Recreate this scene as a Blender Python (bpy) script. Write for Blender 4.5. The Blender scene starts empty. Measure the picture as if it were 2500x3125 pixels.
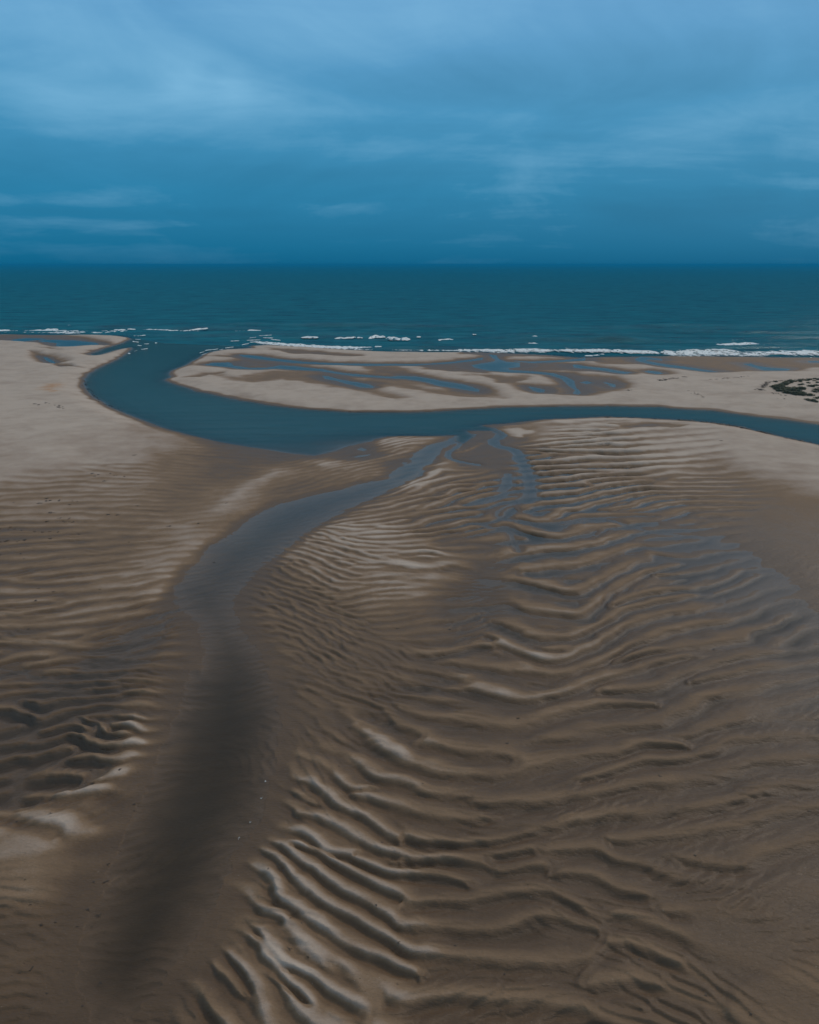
import bpy, math, random
import numpy as np
from mathutils import Vector

rng = np.random.default_rng(7)
random.seed(7)
scene = bpy.context.scene
COL = scene.collection

# ------------------------------------------------------------------ camera
CAM_H = 30.0
FPX = 2406.0                      # focal length in photograph pixels (2500 x 3125)
HORIZON = 806.0
CX, CY = 1250.0, 1562.5
PITCH = math.atan((CY - HORIZON) / FPX)
cd = bpy.data.cameras.new('camera')
cam = bpy.data.objects.new('camera', cd)
COL.objects.link(cam)
cam.location = (0, 0, CAM_H)
cam.rotation_euler = (math.pi / 2 - PITCH, 0, 0)
cd.sensor_fit = 'VERTICAL'
cd.sensor_height = 24.0
cd.sensor_width = 24.0 * 0.8
cd.lens = FPX / 3125.0 * 24.0
cd.clip_start = 0.5
cd.clip_end = 200000
scene.camera = cam

# ------------------------------------------------------------------ view, sun, sky
scene.view_settings.view_transform = 'Standard'
scene.view_settings.look = 'None'
scene.view_settings.exposure = 0.0
scene.view_settings.gamma = 1.0
scene.view_settings.use_curve_mapping = False
scene.cycles.use_denoising = True
scene.cycles.max_bounces = 6
scene.cycles.transparent_max_bounces = 8
scene.cycles.caustics_reflective = False
scene.cycles.caustics_refractive = False

SUN_EL, SUN_AZ = math.radians(38), math.radians(48)      # azimuth measured from +Y towards +X
sd = bpy.data.lights.new('sun', 'SUN')
sun = bpy.data.objects.new('sun', sd)
COL.objects.link(sun)
sd.energy = 1.35
sd.angle = math.radians(16)
sd.color = (1.0, 0.86, 0.72)
sdir = Vector((math.sin(SUN_AZ) * math.cos(SUN_EL), math.cos(SUN_AZ) * math.cos(SUN_EL), math.sin(SUN_EL)))
sun.rotation_euler = sdir.to_track_quat('Z', 'Y').to_euler()
sun.location = (0, 60, 80)


class NT:
    """small helper to write node trees"""
    def __init__(self, tree):
        self.t = tree
        tree.nodes.clear()

    def n(self, kind, ins=None, **props):
        nd = self.t.nodes.new(kind)
        for k, v in props.items():
            setattr(nd, k, v)
        for k, v in (ins or {}).items():
            self.set(nd.inputs[k], v)
        return nd

    def set(self, sock, v):
        if isinstance(v, bpy.types.NodeSocket):
            self.t.links.new(v, sock)
        elif hasattr(v, 'outputs'):
            self.t.links.new(v.outputs[0], sock)
        else:
            if sock.type == 'RGBA' and len(v) == 3:
                v = (*v, 1)
            sock.default_value = v

    def m(self, op, a, b=None, c=None, clamp=False):
        nd = self.t.nodes.new('ShaderNodeMath')
        nd.operation = op
        nd.use_clamp = clamp
        self.set(nd.inputs[0], a)
        if b is not None:
            self.set(nd.inputs[1], b)
        if c is not None:
            self.set(nd.inputs[2], c)
        return nd.outputs[0]

    def mix(self, fac, a, b, blend='MIX'):
        nd = self.t.nodes.new('ShaderNodeMix')
        nd.data_type = 'RGBA'
        nd.blend_type = blend
        self.set(nd.inputs[0], fac)
        self.set(nd.inputs[6], a)
        self.set(nd.inputs[7], b)
        return nd.outputs[2]

    def ramp(self, fac, stops, interp='EASE'):
        nd = self.t.nodes.new('ShaderNodeValToRGB')
        cr = nd.color_ramp
        cr.interpolation = interp
        while len(cr.elements) < len(stops):
            cr.elements.new(0.5)
        for e, (p, c) in zip(cr.elements, stops):
            e.position = p
            e.color = (*c, 1) if len(c) == 3 else c
        self.set(nd.inputs[0], fac)
        return nd.outputs[0]

    def sstep(self, x, a, b):
        nd = self.t.nodes.new('ShaderNodeMapRange')
        nd.interpolation_type = 'SMOOTHSTEP'
        self.set(nd.inputs[0], x)
        nd.inputs[1].default_value = a
        nd.inputs[2].default_value = b
        return nd.outputs[0]


world = bpy.data.worlds.new('World')
scene.world = world
world.use_nodes = True
w = NT(world.node_tree)
tc = w.n('ShaderNodeTexCoord').outputs['Generated']
sep = w.n('ShaderNodeSeparateXYZ', {0: tc})
DX, DY, DZ = sep.outputs[0], sep.outputs[1], sep.outputs[2]
nish = w.n('ShaderNodeTexSky', sky_type='NISHITA', sun_disc=False)
nish.sun_elevation = SUN_EL
nish.sun_rotation = SUN_AZ
nish.air_density = 1.5
nish.dust_density = 3.0
elev = w.m('MAXIMUM', DZ, 0.0)
# an overcast deck: cloud sheet coordinates = direction projected on a flat layer
den = w.m('ADD', w.m('MAXIMUM', DZ, 0.0), 0.17)
px_ = w.m('DIVIDE', DX, den)
py_ = w.m('DIVIDE', DY, den)
cv = w.n('ShaderNodeCombineXYZ', {0: w.m('MULTIPLY', px_, 0.62), 1: py_, 2: 0.0})
n1 = w.n('ShaderNodeTexNoise', {'Vector': cv, 'Scale': 0.75, 'Detail': 7.0, 'Roughness': 0.55, 'Distortion': 0.6})
n2 = w.n('ShaderNodeTexNoise', {'Vector': w.n('ShaderNodeVectorMath', {0: cv, 1: (7.3, 2.1, 4.0)}), 'Scale': 2.6, 'Detail': 8.0, 'Roughness': 0.6, 'Distortion': 0.9})
grad = w.ramp(elev, [(0.0, (.003, .112, .225)), (0.02, (.006, .140, .272)), (0.08, (.018, .195, .365)), (0.16, (.052, .255, .455)),
                     (0.28, (.120, .325, .560)), (0.46, (.26, .33, .41)), (1.0, (.36, .35, .34))], 'LINEAR')
cl = w.m('ADD', w.m('MULTIPLY', w.m('SUBTRACT', n1.outputs[0], 0.5), 2.0), w.m('MULTIPLY', w.m('SUBTRACT', n2.outputs[0], 0.5), 0.5))


def sky_blob(az_px, v_px, su, sv, amp):
    """a lighter / darker cloud lump centred on a direction (given through the photo's pixels)"""
    d = Vector(((az_px - CX) / FPX, 1.0, (CY - v_px) / FPX))
    d.rotate(__import__('mathutils').Euler((-PITCH, 0, 0)))
    d.normalize()
    a = w.m('DIVIDE', w.m('SUBTRACT', DX, d.x), su / FPX)
    b = w.m('DIVIDE', w.m('SUBTRACT', DZ, d.z), sv / FPX)
    r2 = w.m('ADD', w.m('MULTIPLY', a, a), w.m('MULTIPLY', b, b))
    return w.m('MULTIPLY', w.m('EXPONENT', w.m('MULTIPLY', r2, -1.0)), amp)


blobs = [(620, 270, 420, 90, .22), (260, 130, 420, 90, .22), (1450, 60, 700, 130, .30), (1420, 235, 330, 80, -.40),
         (300, 520, 620, 70, -.28), (250, 648, 420, 16, -.40), (2150, 340, 330, 70, .30),
         (1330, 400, 480, 60, .22), (2200, 260, 260, 40, -.2), (2250, 560, 420, 90, -.16), (1000, 520, 500, 50, -.18),
         (560, 250, 60, 60, .25), (715, 265, 45, 50, .28), (1950, 480, 420, 26, .16), (350, 430, 350, 60, .12)]
n3 = w.n('ShaderNodeTexNoise', {'Vector': w.n('ShaderNodeMapping', {'Vector': tc, 'Scale': (1.0, 1.0, 2.3), 'Location': (3.1, 1.7, .4)}), 'Scale': 3.8, 'Detail': 9.0, 'Roughness': .58, 'Distortion': .7})
tot = w.m('ADD', cl, w.m('MULTIPLY', w.m('SUBTRACT', n3.outputs[0], 0.5), 1.5))
wob = w.m('ADD', 0.55, w.m('MULTIPLY', n2.outputs[0], 0.95))
bsum = None
for b in blobs:
    s = sky_blob(*b)
    bsum = s if bsum is None else w.m('ADD', bsum, s)
tot = w.m('ADD', tot, w.m('MULTIPLY', bsum, wob))
fade = w.sstep(elev, 0.0, 0.07)
tot = w.m('MULTIPLY', w.m('MULTIPLY', tot, 0.62), w.m('ADD', w.m('MULTIPLY', fade, 0.8), 0.2))
light = w.mix(w.m('MAXIMUM', tot, 0.0, clamp=True), grad, (.25, .52, .74))
dark = w.mix(w.m('MULTIPLY', w.m('MINIMUM', tot, 0.0), -1.0, clamp=True), light, (.006, .115, .225))
skycol = w.mix(0.02, dark, w.mix(1.0, nish.outputs[0], (.1, .1, .1), 'MULTIPLY'))
bg = w.n('ShaderNodeBackground', {'Color': skycol, 'Strength': 1.1})
wo = w.n('ShaderNodeOutputWorld', {'Surface': bg})

# ------------------------------------------------------------------ helpers: photo pixel -> ground point
CP, SP = math.cos(PITCH), math.sin(PITCH)


def ground(u, v):
    """pixel(s) of the photograph -> X, Y on the level z = 0"""
    u = np.asarray(u, float)
    v = np.asarray(v, float)
    a = u - CX
    b = CY - v
    dy = FPX * CP + b * SP
    dz = -FPX * SP + b * CP
    t = CAM_H / np.maximum(-dz, 1e-3)
    return a * t, dy * t


def pixel(x, y):
    x = np.asarray(x, float)
    y = np.asarray(y, float)
    dep = y * CP + CAM_H * SP
    up = y * SP - CAM_H * CP
    return CX + FPX * x / dep, CY - FPX * up / dep


CROPS = {'S': (0, 0, 1), 'F': (0, 0, 1.4493), 'R1': (0, 980, .4638), 'R2': (700, 1000, .4638), 'R3': (1400, 1000, .3478),
         'R4': (1900, 1000, .3478), 'R5': (1200, 1240, .3478), 'R6': (1700, 1240, .4638), 'R7': (900, 1240, .3478),
         'G1': (0, 950, .7246), 'G2': (1250, 950, .7246),
         'G3': (0, 1300, .7246), 'G4': (1250, 1300, .7246), 'G5': (0, 2000, .7246), 'G6': (1250, 2000, .7246),
         'V': (2300, 1120, .11594)}


def P(tag, pts):
    ox, oy, s = CROPS[tag]
    return np.array([(ox + x * s, oy + y * s) for x, y in pts], float)


def W(tag, pts):
    q = P(tag, pts)
    x, y = ground(q[:, 0], q[:, 1])
    return np.stack([x, y], 1)


def smooth_line(q, step):
    """Catmull-Rom through the points of q (world), resampled about every `step` metres"""
    if len(q) < 3:
        n = max(2, int(np.hypot(*(q[-1] - q[0])) / step) + 1)
        t = np.linspace(0, 1, n)[:, None]
        return q[0] * (1 - t) + q[-1] * t
    e = np.vstack([2 * q[0] - q[1], q, 2 * q[-1] - q[-2]])
    out = []
    for i in range(1, len(e) - 2):
        p0, p1, p2, p3 = e[i - 1], e[i], e[i + 1], e[i + 2]
        n = max(1, int(np.hypot(*(p2 - p1)) / step + .5))
        t = (np.arange(n) / n)[:, None]
        out.append(.5 * ((2 * p1) + (-p0 + p2) * t + (2 * p0 - 5 * p1 + 4 * p2 - p3) * t ** 2 + (-p0 + 3 * p1 - 3 * p2 + p3) * t ** 3))
    out.append(q[-1:])
    return np.vstack(out)


# ------------------------------------------------------------------ terrain grid
QUALITY = 1.0
inner = np.linspace(-520, 3020, int(1230 * QUALITY))
outL = -520 - np.geomspace(6, 9000, 46)[::-1]
outR = 3020 + np.geomspace(6, 9000, 46)
US = np.concatenate([outL, inner, outR])
rows_far = HORIZON + np.geomspace(0.9, 180, 70)           # horizon to just before the surf
rows_mid = np.arange(HORIZON + 181.2, 1400, 1.55 / QUALITY)
rows_near = np.arange(1400, 3200, 2.5 / QUALITY)
rows_under = np.linspace(3210, 5200, 70)
VS = np.concatenate([rows_far, rows_mid, rows_near, rows_under])
NR, NC = len(VS), len(US)
_, YR = ground(np.full(NR, CX), VS)                        # Y of every row
SR = ground(np.full(NR, CX + 1.0), VS)[0]                  # metres per pixel of every row
X = (US[None, :] - CX) * SR[:, None]
Y = np.repeat(YR[:, None], NC, 1)
U = np.repeat(US[None, :], NR, 0)
V = np.repeat(VS[:, None], NC, 1)
X = X.astype(np.float32)
Y = Y.astype(np.float32)


def block(x, y, r):
    """row / column ranges of the grid that a disc can reach"""
    i0 = np.searchsorted(-YR, -(y + r))
    i1 = np.searchsorted(-YR, -(y - r))
    if i1 <= i0:
        return None
    s = SR[i0:i1]
    a = CX + (x - r) / s
    b = CX + (x + r) / s
    j0 = np.searchsorted(US, a.min())
    j1 = np.searchsorted(US, b.max())
    if j1 <= j0:
        return None
    return i0, i1, j0, j1


def seg_dist(lines, cap):
    """unsigned distance from the grid to polylines, up to cap metres; also the parameter (fraction) along"""
    D = np.full((NR, NC), cap, np.float32)
    T = np.zeros((NR, NC), np.float32)
    for q in lines:
        L = np.concatenate([[0], np.cumsum(np.hypot(*np.diff(q, axis=0).T))])
        for k in range(len(q) - 1):
            a, b = q[k], q[k + 1]
            m = (a + b) / 2
            blk = block(m[0], m[1], cap + np.hypot(*(b - a)) / 2)
            if blk is None:
                continue
            i0, i1, j0, j1 = blk
            xs, ys = X[i0:i1, j0:j1], Y[i0:i1, j0:j1]
            ab = b - a
            l2 = max(ab @ ab, 1e-9)
            t = np.clip(((xs - a[0]) * ab[0] + (ys - a[1]) * ab[1]) / l2, 0, 1)
            d = np.hypot(xs - a[0] - t * ab[0], ys - a[1] - t * ab[1])
            sub = D[i0:i1, j0:j1]
            hit = d < sub
            sub[hit] = d[hit]
            T[i0:i1, j0:j1][hit] = ((L[k] + t * (L[k + 1] - L[k])) / L[-1])[hit]
    return D, T


def inside(q):
    """grid points inside the closed world polygon q (rows of the grid have a constant Y)"""
    M = np.zeros((NR, NC), bool)
    n = len(q)
    for i in range(n):
        a, b = q[i], q[(i + 1) % n]
        if a[1] == b[1]:
            continue
        lo, hi = min(a[1], b[1]), max(a[1], b[1])
        r = np.nonzero((YR >= lo) & (YR < hi))[0]
        if len(r) == 0:
            continue
        xc = a[0] + (YR[r] - a[1]) * (b[0] - a[0]) / (b[1] - a[1])
        M[r] ^= X[r] > xc[:, None]
    return M


def sdist(polys, cap, step=2.0):
    """signed distance (positive inside) to the union of closed polygons, clamped to cap"""
    M = np.zeros((NR, NC), bool)
    lines = []
    for q in polys:
        c = np.vstack([q, q[:1]])
        M |= inside(q)
        lines.append(c)
    D, _ = seg_dist(lines, cap)
    return np.where(M, D, -D)


# --- numpy gradient noise -------------------------------------------------------
PERM = rng.permutation(512)
GA = rng.uniform(0, 2 * math.pi, 512)
GX, GY = np.cos(GA), np.sin(GA)


def gnoise(x, y):
    xi = np.floor(x).astype(np.int64)
    yi = np.floor(y).astype(np.int64)
    fx, fy = x - xi, y - yi
    ux, uy = fx * fx * fx * (fx * (fx * 6 - 15) + 10), fy * fy * fy * (fy * (fy * 6 - 15) + 10)

    def g(ix, iy, ax, ay):
        h = PERM[(PERM[ix & 511] + iy) & 511]
        return GX[h] * ax + GY[h] * ay
    a = g(xi, yi, fx, fy)
    b = g(xi + 1, yi, fx - 1, fy)
    c = g(xi, yi + 1, fx, fy - 1)
    d = g(xi + 1, yi + 1, fx - 1, fy - 1)
    return ((a * (1 - ux) + b * ux) * (1 - uy) + (c * (1 - ux) + d * ux) * uy) * 1.5


def fbm(x, y, octv=4, gain=.5):
    s, a, o = 0, 1, 0
    for k in range(octv):
        s = s + a * gnoise(x + o, y - o)
        x, y, a, o = x * 2.03, y * 2.03, a * gain, o + 17.3
    return s


def sst(x, a, b):
    t = np.clip((x - a) / (b - a), 0, 1)
    return t * t * (3 - 2 * t)


# ------------------------------------------------------------------ outlines traced from the photograph, put on the ground
left_land = np.vstack([
    W('S', [(-9000, 1018), (-2500, 1018), (-700, 1019)]),
    W('R1', [(0, 88), (200, 90), (400, 91), (600, 94), (780, 97), (845, 108), (862, 120), (800, 148), (690, 178), (640, 200), (590, 215),
             (615, 229), (680, 215), (760, 190), (860, 172), (868, 182), (840, 210), (780, 250), (700, 285), (640, 315), (590, 345),
             (560, 380), (552, 410), (570, 450), (610, 490), (660, 525), (720, 558)]),
    W('S', [(406, 1272), (493, 1304), (580, 1329), (667, 1350), (754, 1364), (840, 1376), (900, 1386), (966, 1392)]),
    W('R7', [(380, 385), (480, 352), (690, 303), (715, 285), (800, 265), (950, 262), (1110, 262), (1410, 258), (1400, 300), (1500, 330), (1575, 262),
             (1510, 214), (1600, 213), (1725, 215)]),
    W('R5', [(850, 212), (905, 232), (945, 262), (958, 258), (945, 235), (850, 182), (770, 165), (1000, 150), (1350, 115), (1690, 97)]),
    W('R6', [(150, 75), (300, 69), (500, 74), (740, 86), (1000, 104), (1200, 135), (1400, 180), (1600, 225), (1725, 250)]),
    W('S', [(2800, 1440), (3300, 1580), (4200, 1800), (9000, 2400), (9000, 5200), (-9000, 5200)])])
spit = np.vstack([
    W('R1', [(1078, 388), (1110, 375), (1132, 372), (1118, 345), (1115, 326), (1200, 298), (1270, 260), (1330, 225), (1390, 200), (1480, 187), (1660, 178), (1640, 166)]),
    W('R2', [(135, 120), (250, 115), (500, 126), (800, 146), (1000, 156), (1300, 161), (1500, 160)]),
    W('R3', [(0, 213), (300, 220), (600, 232), (780, 240), (950, 254), (1060, 262), (1200, 258), (1550, 254)]),
    W('R4', [(0, 256), (400, 250), (800, 252), (1300, 258), (1725, 262)]),
    W('S', [(3200, 1096), (9000, 1110), (9000, 1900), (4200, 1560), (3400, 1440), (2900, 1356)]),
    W('R6', [(1725, 120), (1500, 88), (1300, 65), (1000, 25)]),
    W('R4', [(800, 727), (400, 703)]),
    W('R3', [(1725, 690), (1300, 685), (800, 690), (400, 700), (0, 720)]),
    W('R2', [(1200, 556), (800, 556), (500, 535), (250, 508), (0, 467)]),
    W('R1', [(1600, 525), (1450, 495), (1300, 460), (1180, 425)])])


def rough(q, amp, n=9):
    """resample an outline and let it wander a little"""
    c = smooth_line(np.vstack([q, q[:1]]), n)[:-1] if False else q
    out = []
    m = len(c)
    for i in range(m):
        a, b = c[i], c[(i + 1) % m]
        L = np.hypot(*(b - a))
        k = int(min(max(L / n, 1), 30)) if L < 400 else 1
        t = (np.arange(k) / k)[:, None]
        s = a * (1 - t) + b * t
        out.append(s)
    o = np.vstack(out)
    o[:, 0] += amp * gnoise(o[:, 0] * .13 + 5, o[:, 1] * .13)
    o[:, 1] += amp * gnoise(o[:, 0] * .13 - 9, o[:, 1] * .13 + 40)
    return o


CAP = 40.0
S_LAND = sdist([rough(left_land, .5, 4), rough(spit, .6, 4)], CAP)

streamA = np.vstack([
    W('R7', [(1430, 250), (1410, 275), (1300, 315), (1200, 342), (1150, 370), (1080, 415), (1030, 455), (1060, 490), (940, 545), (860, 600), (850, 642), (600, 682), (400, 745), (200, 780)]),
    W('G3', [(1200, 330), (1150, 350), (1060, 400), (980, 460), (900, 510), (860, 570), (810, 610), (790, 680), (800, 730), (850, 740), (900, 740),
             (960, 700), (1010, 660), (1070, 600), (1130, 560), (1200, 510)]),
    W('R7', [(0, 1160), (60, 1110), (150, 1050), (250, 1000), (380, 940), (500, 870), (700, 790), (830, 730), (950, 660), (1080, 600), (1120, 540), (1200, 490), (1240, 420),
             (1270, 370), (1400, 320), (1540, 285), (1570, 250)])])
channelM = np.vstack([
    W('G3', [(820, 620), (750, 690), (760, 760), (850, 830), (870, 950), (850, 1050)]),
    W('G5', [(820, 60), (800, 130), (760, 250), (690, 400), (640, 560), (570, 700), (500, 880), (420, 1060), (385, 1200), (350, 1350), (420, 1500), (560, 1470),
             (700, 1310), (790, 1190), (850, 1080), (900, 1000), (955, 900), (985, 800), (1060, 700), (1110, 600), (1130, 480), (1150, 350), (1165, 250), (1130, 120), (1090, 0)]),
    W('G3', [(1080, 950), (1000, 850), (970, 770), (980, 690)])])
pools = [('R1', [(240, 132), (310, 122), (500, 128), (620, 140), (660, 155), (560, 158), (510, 160), (480, 172), (400, 172), (365, 160), (380, 145), (310, 138)]),
         ('R1', [(60, 128), (120, 117), (200, 113), (330, 117), (220, 126), (150, 134)]),
         ('R1', [(280, 235), (320, 240), (372, 275), (350, 278), (310, 262)]),
         ('R2', [(60, 178), (150, 182), (300, 203), (500, 226), (760, 237), (1000, 239), (1300, 239), (1500, 221), (1620, 208), (1680, 195), (1665, 212), (1450, 236), (1200, 250), (900, 250), (650, 243), (400, 230), (200, 208), (90, 192)]),
         ('R2', [(-164, 246), (-110, 231), (-9, 229), (20, 235), (30, 250), (130, 265), (240, 265), (330, 248), (450, 255), (600, 272), (750, 300), (850, 308), (980, 318), (1060, 322), (1120, 317), (1250, 322), (1400, 350), (1550, 375),
                 (1650, 408), (1640, 422), (1580, 415), (1500, 400), (1380, 385), (1300, 360), (1150, 337), (980, 328), (830, 320), (700, 302), (600, 286), (450, 280), (320, 270), (200, 275), (60, 272), (0, 262), (-60, 255)]),
         ('R2', [(605, 318), (650, 320), (720, 340), (850, 360), (920, 375), (960, 390), (930, 397), (850, 390), (780, 372), (700, 350), (630, 338)]),
         ('R3', [(250, 236), (330, 242), (350, 275), (420, 300), (540, 305), (530, 345), (430, 355), (450, 372), (640, 382), (830, 400), (950, 430), (1020, 470), (1030, 530), (1080, 570), (1060, 587), (1000, 577), (1010, 550), (950, 500),
                 (900, 450), (800, 415), (650, 402), (450, 392), (250, 378), (150, 352), (100, 330), (200, 315), (290, 300), (320, 285)]),
         ('R3', [(605, 515), (650, 520), (760, 545), (755, 567), (700, 567), (640, 552)]),
         ('R3', [(1250, 475), (1300, 478), (1390, 500), (1395, 524), (1350, 522), (1290, 497)]),
         ('R3', [(990, 330), (1020, 323), (1150, 343), (1300, 358), (1400, 378), (1520, 395), (1440, 405), (1300, 383), (1150, 362), (1010, 352)]),
         ('R3', [(450, 290), (640, 298), (900, 286), (1070, 272), (1110, 262), (1110, 288), (900, 300), (640, 310)]),
         ('R3', [(1060, 480), (1130, 470), (1190, 485), (1120, 495)]),
         ('R4', [(100, 275), (160, 255), (340, 273), (350, 288), (250, 280), (190, 290), (330, 312), (500, 336), (700, 364), (860, 388), (760, 391), (600, 370), (400, 345), (250, 320), (120, 294)]),
         ('R4', [(185, 383), (250, 378), (330, 387), (365, 405), (300, 410), (230, 397)]),
         ('R4', [(1055, 318), (1130, 315), (1190, 336), (1300, 352), (1480, 363), (1450, 378), (1240, 376), (1150, 349)]),
         ('R4', [(1620, 297), (1700, 292), (1760, 303), (1640, 307)]),
         ('R7', [(540, 380), (590, 362), (635, 375), (600, 392)]),
         ('R7', [(480, 455), (540, 435), (660, 413), (650, 425), (560, 448)]),
         ('R7', [(925, 500), (960, 492), (1000, 500), (960, 512)])]
S_POOL = sdist([rough(W(t, p), .45, 2.0) for t, p in pools], CAP)
S_A = sdist([rough(streamA, .35, 1.5)], CAP)
S_M = sdist([rough(channelM, .15, 1.0)], CAP)

# narrow streams: (crop, points, half width in metres, depth)
streams = [('R5', [(860, 195), (950, 250), (885, 300), (900, 345), (1000, 370), (1080, 400), (1115, 470), (1150, 540), (1185, 620), (1205, 700), (1195, 780), (1180, 835)], 1.05, .16),
           ('R5', [(1180, 835), (1090, 850), (990, 880), (930, 915), (905, 955), (960, 985), (1100, 1012), (1250, 1027), (1500, 1022), (1640, 995), (1725, 985)], .38, .05),
           ('R6', [(200, 743), (300, 747), (400, 765), (480, 792), (650, 832), (800, 850)], .4, .05),
           ('R5', [(700, 1030), (780, 1035), (850, 1065), (980, 1080), (1030, 1130), (1070, 1220), (1100, 1275)], .38, .05),
           ('R5', [(600, 300), (560, 360), (490, 400), (490, 450), (560, 480), (640, 497), (740, 515)], .5, .06),
           ('R5', [(1010, 600), (1000, 680), (960, 745)], .8, .03),
           ('R5', [(640, 870), (800, 850), (960, 800), (1080, 790)], .5, .03),
           ('G5', [(0, 60), (80, 70), (160, 100), (240, 115)], .25, .03)]
S_ST = np.full((NR, NC), -CAP, np.float32)
D_ST = np.full((NR, NC), .05, np.float32)
for t, p, hw, dp in streams:
    d, _ = seg_dist([smooth_line(W(t, p), 1.0)], 6.0)
    wv = hw * (1 + .45 * gnoise(X * .35 + hw * 9, Y * .35))
    s = wv - d
    up = s > S_ST
    S_ST[up] = s[up]
    D_ST[up] = dp

# ------------------------------------------------------------------ broad height E, dryness, ripple settings (control points, interpolated)
# photograph points (1725 wide) -> E height above water in m, D dryness 0..1
EP = [(50, 770, .6, .9), (50, 850, .9, .95), (150, 900, 1.0, .95), (250, 800, .6, .95), (60, 960, .9, .85), (230, 940, .6, .8), (330, 900, .35, .7), (230, 860, .9, .95),
      (100, 1050, .24, .62), (250, 1020, .25, .62), (400, 990, .15, .45), (520, 975, .11, .3), (600, 975, .06, .2), (100, 1150, .13, .45), (300, 1120, .17, .5), (420, 1060, .12, .4), (500, 1020, .1, .32),
      (20, 1180, .12, .42), (50, 1280, .16, .5), (200, 1250, .18, .5), (350, 1180, .22, .55), (100, 1350, .2, .5), (50, 1430, .12, .35), (280, 1350, .05, .2),
      (700, 1200, .38, .62), (620, 1300, .2, .35), (850, 1200, .38, .7), (700, 1400, .2, .33), (800, 1450, .2, .35), (900, 1350, .2, .35), (560, 1260, .12, .25), (760, 1130, .4, .75),
      (900, 1000, .28, .6), (1000, 950, .12, .25), (1000, 1000, .2, .4), (980, 1050, .16, .4), (850, 1080, .3, .5), (700, 1070, .2, .4), (1060, 940, .08, .2), (1060, 1020, .05, .15), (940, 1130, .08, .3),
      (880, 925, .3, .6), (760, 985, .25, .5), (1060, 1060, .05, .25),
      (1200, 950, .35, .65), (1200, 905, .4, .85), (1300, 900, .6, .8), (1400, 960, .6, .85), (1600, 950, .9, .9), (1700, 1000, .9, .85), (1900, 1050, .9, .85), (1300, 1010, .14, .5), (1160, 1000, .12, .5), (1500, 1030, .22, .45), (1650, 1080, .35, .4),
      (1180, 1060, .08, .45), (1400, 1070, .08, .3), (1560, 1090, .15, .25),
      (1250, 1110, .09, .32), (1400, 1130, .03, .15), (1500, 1180, -.03, .05), (1600, 1230, -.035, .05), (1690, 1330, -.03, .05), (1710, 1450, .0, .06), (1740, 1260, .12, .15), (1725, 1150, .3, .25), (1640, 1150, .18, .15), (1560, 1130, .03, .1), (1800, 1400, .0, .1),
      (1150, 1180, .08, .4), (1300, 1250, .14, .30), (1400, 1330, .13, .24), (1550, 1400, .11, .16), (1100, 1300, .15, .38), (1150, 1400, .15, .38), (1010, 1230, .01, .12), (1000, 1320, .02, .12), (950, 1400, .08, .3), (1000, 1180, .1, .35),
      (1300, 1600, .14, .2), (1600, 1600, .1, .12), (1500, 1800, .13, .14), (1100, 1700, .12, .2), (1100, 1550, .15, .3), (1200, 1900, .1, .16), (1600, 1950, .25, .2), (1720, 2120, .4, .42), (1000, 1900, .1, .2), (900, 1750, .14, .35), (1450, 1500, .1, .16),
      (1700, 1750, .1, .14), (1350, 2100, .2, .25), (870, 1450, .06, .3), (760, 1500, .16, .3), (900, 1600, .15, .4),
      (650, 1650, .3, .6), (600, 1800, .4, .75), (750, 1800, .3, .6), (600, 2000, .4, .85), (800, 2000, .28, .55), (700, 2130, .4, .7), (1000, 2100, .2, .3), (800, 1650, .22, .5), (560, 1680, .12, .25), (480, 1960, .2, .4), (530, 1760, .16, .25), (700, 1560, .18, .3), (430, 2120, .25, .3), (560, 2200, .35, .6),
      (40, 1560, -.05, .15), (200, 1480, -.02, .2), (90, 1640, -.03, .2), (130, 1560, -.04, .15), (20, 1650, -.05, .15), (200, 1570, .04, .35), (100, 1500, -.03, .2),
      (40, 1850, .3, .6), (50, 2000, .16, .2), (200, 1930, .08, .12), (150, 2120, .1, .12), (30, 1780, .45, .95), (120, 1770, .3, .7), (300, 2130, .02, .1), (180, 1830, .15, .3),
      (350, 1500, .16, .35), (330, 1650, .14, .28), (370, 1400, .12, .3), (260, 1780, .1, .2), (300, 1560, .3, .7), (420, 1480, .06, .2)]
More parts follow.
